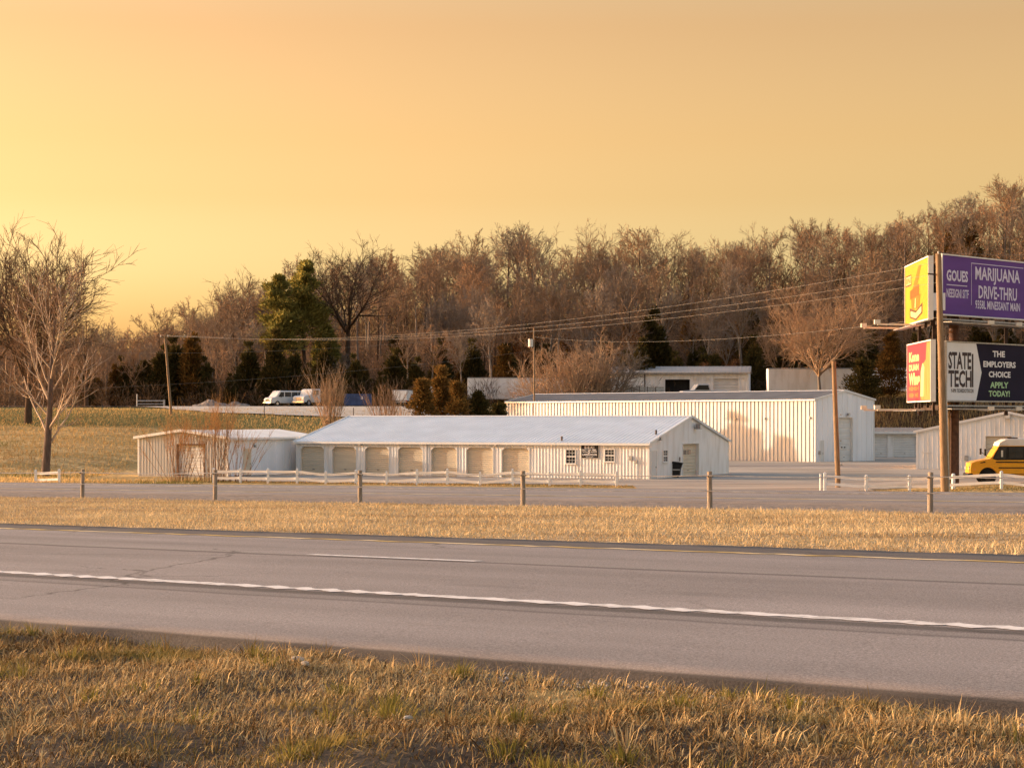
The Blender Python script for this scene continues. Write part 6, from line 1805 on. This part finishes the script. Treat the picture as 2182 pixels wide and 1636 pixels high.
# median
def med_z(s, t): return road_z(t) + np.interp(s, [23.3, 23.8, 29, 38, 39.2], [-.10, -.04, -.08, -.19, -.21])
V_, F_, T_ = [], [], []
def med_region(n):
    a, b = [], []
    while sum(len(q) for q in a) < n:
        s = rng.uniform(23.55, 38.9, n); t = rng.uniform(5, 62, n); p = xy(s, t)
        ok = np.abs(p[:, 0]) < .258 * p[:, 1] + 1.5
        a.append(s[ok]); b.append(t[ok])
    return np.concatenate(a)[:n], np.concatenate(b)[:n]
n = 165000
s_, t_ = med_region(n)
dn = .6 + .3 * wob(s_, t_, .55) + .25 * wob(s_ + 7, t_, 1.9)
k = rng.uniform(0, 1, n) < np.clip(dn + .35, .25, 1)
k &= s_ > 23.55 + .15 * np.abs(wob(s_, t_, 1.5))
s_, t_, dn = s_[k], t_[k], dn[k]; n = len(s_)
p = xy(s_, t_)
V, Fs = blades(np.column_stack([p, med_z(s_, t_) - .01]), np.clip(rng.normal(.075, .03, n) * (.5 + .8 * dn), .03, .22), np.clip(rng.normal(.95, .4, n), .05, 1.6), rng.uniform(0, 6.28, n), rng.uniform(.004, .008, n), rng)
me = np_mesh('median_grass', V, Fs); set_tint(me, np.clip(.10 + .55 * dn + .22 * wob(s_ * 2.2, t_ * .9, 1.3) + rng.normal(0, .18, n), 0, 1), 5)
tag(link('median_grass', me, M['grass_dry']), 'straw coloured dry grass covering the median', 'grass', None, 'stuff')
# soil under the median grass
M['thatch'] = mat('thatch', (0.44, 0.33, 0.185), rough=.95, scale=2.5, col2=(0.20, 0.14, 0.075), bump=.5, bscale=15, detail=7)
md = hwy_strip('median', [23.45, 23.8, 26, 29, 34, 38, 39.0], np.arange(-40, 130, .8), lambda s, t: med_z(s, t), M['thatch'])
tag(md, 'thatch of the dry median between the carriageways', None, None, 'structure')

# bank below the terrace: tufts of rough grass
M['grass_bank'] = leafy('grass_bank', (0.24, 0.16, 0.07), (0.70, 0.49, 0.22), .25, patch=(0.16, 0.15, 0.05), pscale=.06)
n = 60000
y = rng.uniform(160, 284, n); x = rng.uniform(-.26, .02, n) * y
sN = SV.x * x + SV.y * y
ysl = np.interp(x, [-46, -14], [188, 214])
k = ((x < -24) | (y > ysl + 2)) & (y < 281 + 2.5 * wob(x, y, .12)) & ~((x > -36) & (x < -8) & (y > 176) & (y < 212))
x, y = x[k], y[k]; n = len(x)
V, Fs = blades(np.column_stack([x, y, gz(x, y) - .02]), np.clip(rng.normal(.28, .1, n), .08, .6), np.clip(rng.normal(.5, .3, n), .05, 1.3), rng.normal(-.4, 1.2, n), rng.uniform(.02, .045, n), rng)
me = np_mesh('bank_grass', V, Fs); set_tint(me, np.clip(.5 + .35 * wob(x, y, .15) + rng.normal(0, .15, n), 0, 1), 5)
tag(link('bank_grass', me, M['grass_bank']), 'rough dry grass on the bank at the left', 'grass', None, 'stuff')
# scrubby weeds at the foot of the fences and the embankment at the right
n = 14000
x = rng.uniform(-24, 55, n); y = rng.uniform(-2.2, 1.2, n) + np.where(x < 9, 163 - .37 * x, 150 - .05 * x)
k = ~((x > 9) & (x < 24))
x, y = x[k], y[k]; n = len(x)
V, Fs = blades(np.column_stack([x, y, gz(x, y) + .02]), np.clip(rng.normal(.10, .06, n), .03, .35), np.clip(rng.normal(.5, .3, n), .05, 1.3), rng.normal(-.4, 1.2, n), rng.uniform(.012, .03, n), rng)
me = np_mesh('fence_weeds', V, Fs); set_tint(me, np.clip(rng.normal(.35, .2, n), 0, 1), 5)
tag(link('fence_weeds', me, M['grass_bank']), 'low dry weeds along the white fences', 'grass', None, 'stuff')
n = 26000
x = rng.uniform(40, 100, n); y = rng.uniform(284, 318, n)
V, Fs = blades(np.column_stack([x, y, gz(x, y) - .02]), np.clip(rng.normal(.8, .35, n), .2, 2.0), np.clip(rng.normal(.3, .2, n), .02, 1.0), rng.uniform(0, 6.28, n), rng.uniform(.02, .04, n), rng)
me = np_mesh('bank_weeds', V, Fs); set_tint(me, np.clip(rng.normal(.3, .2, n), 0, 1), 5)
tag(link('bank_weeds', me, M['grass_bank']), 'tall brown weeds on the bank behind the storage units', 'grass', None, 'stuff')
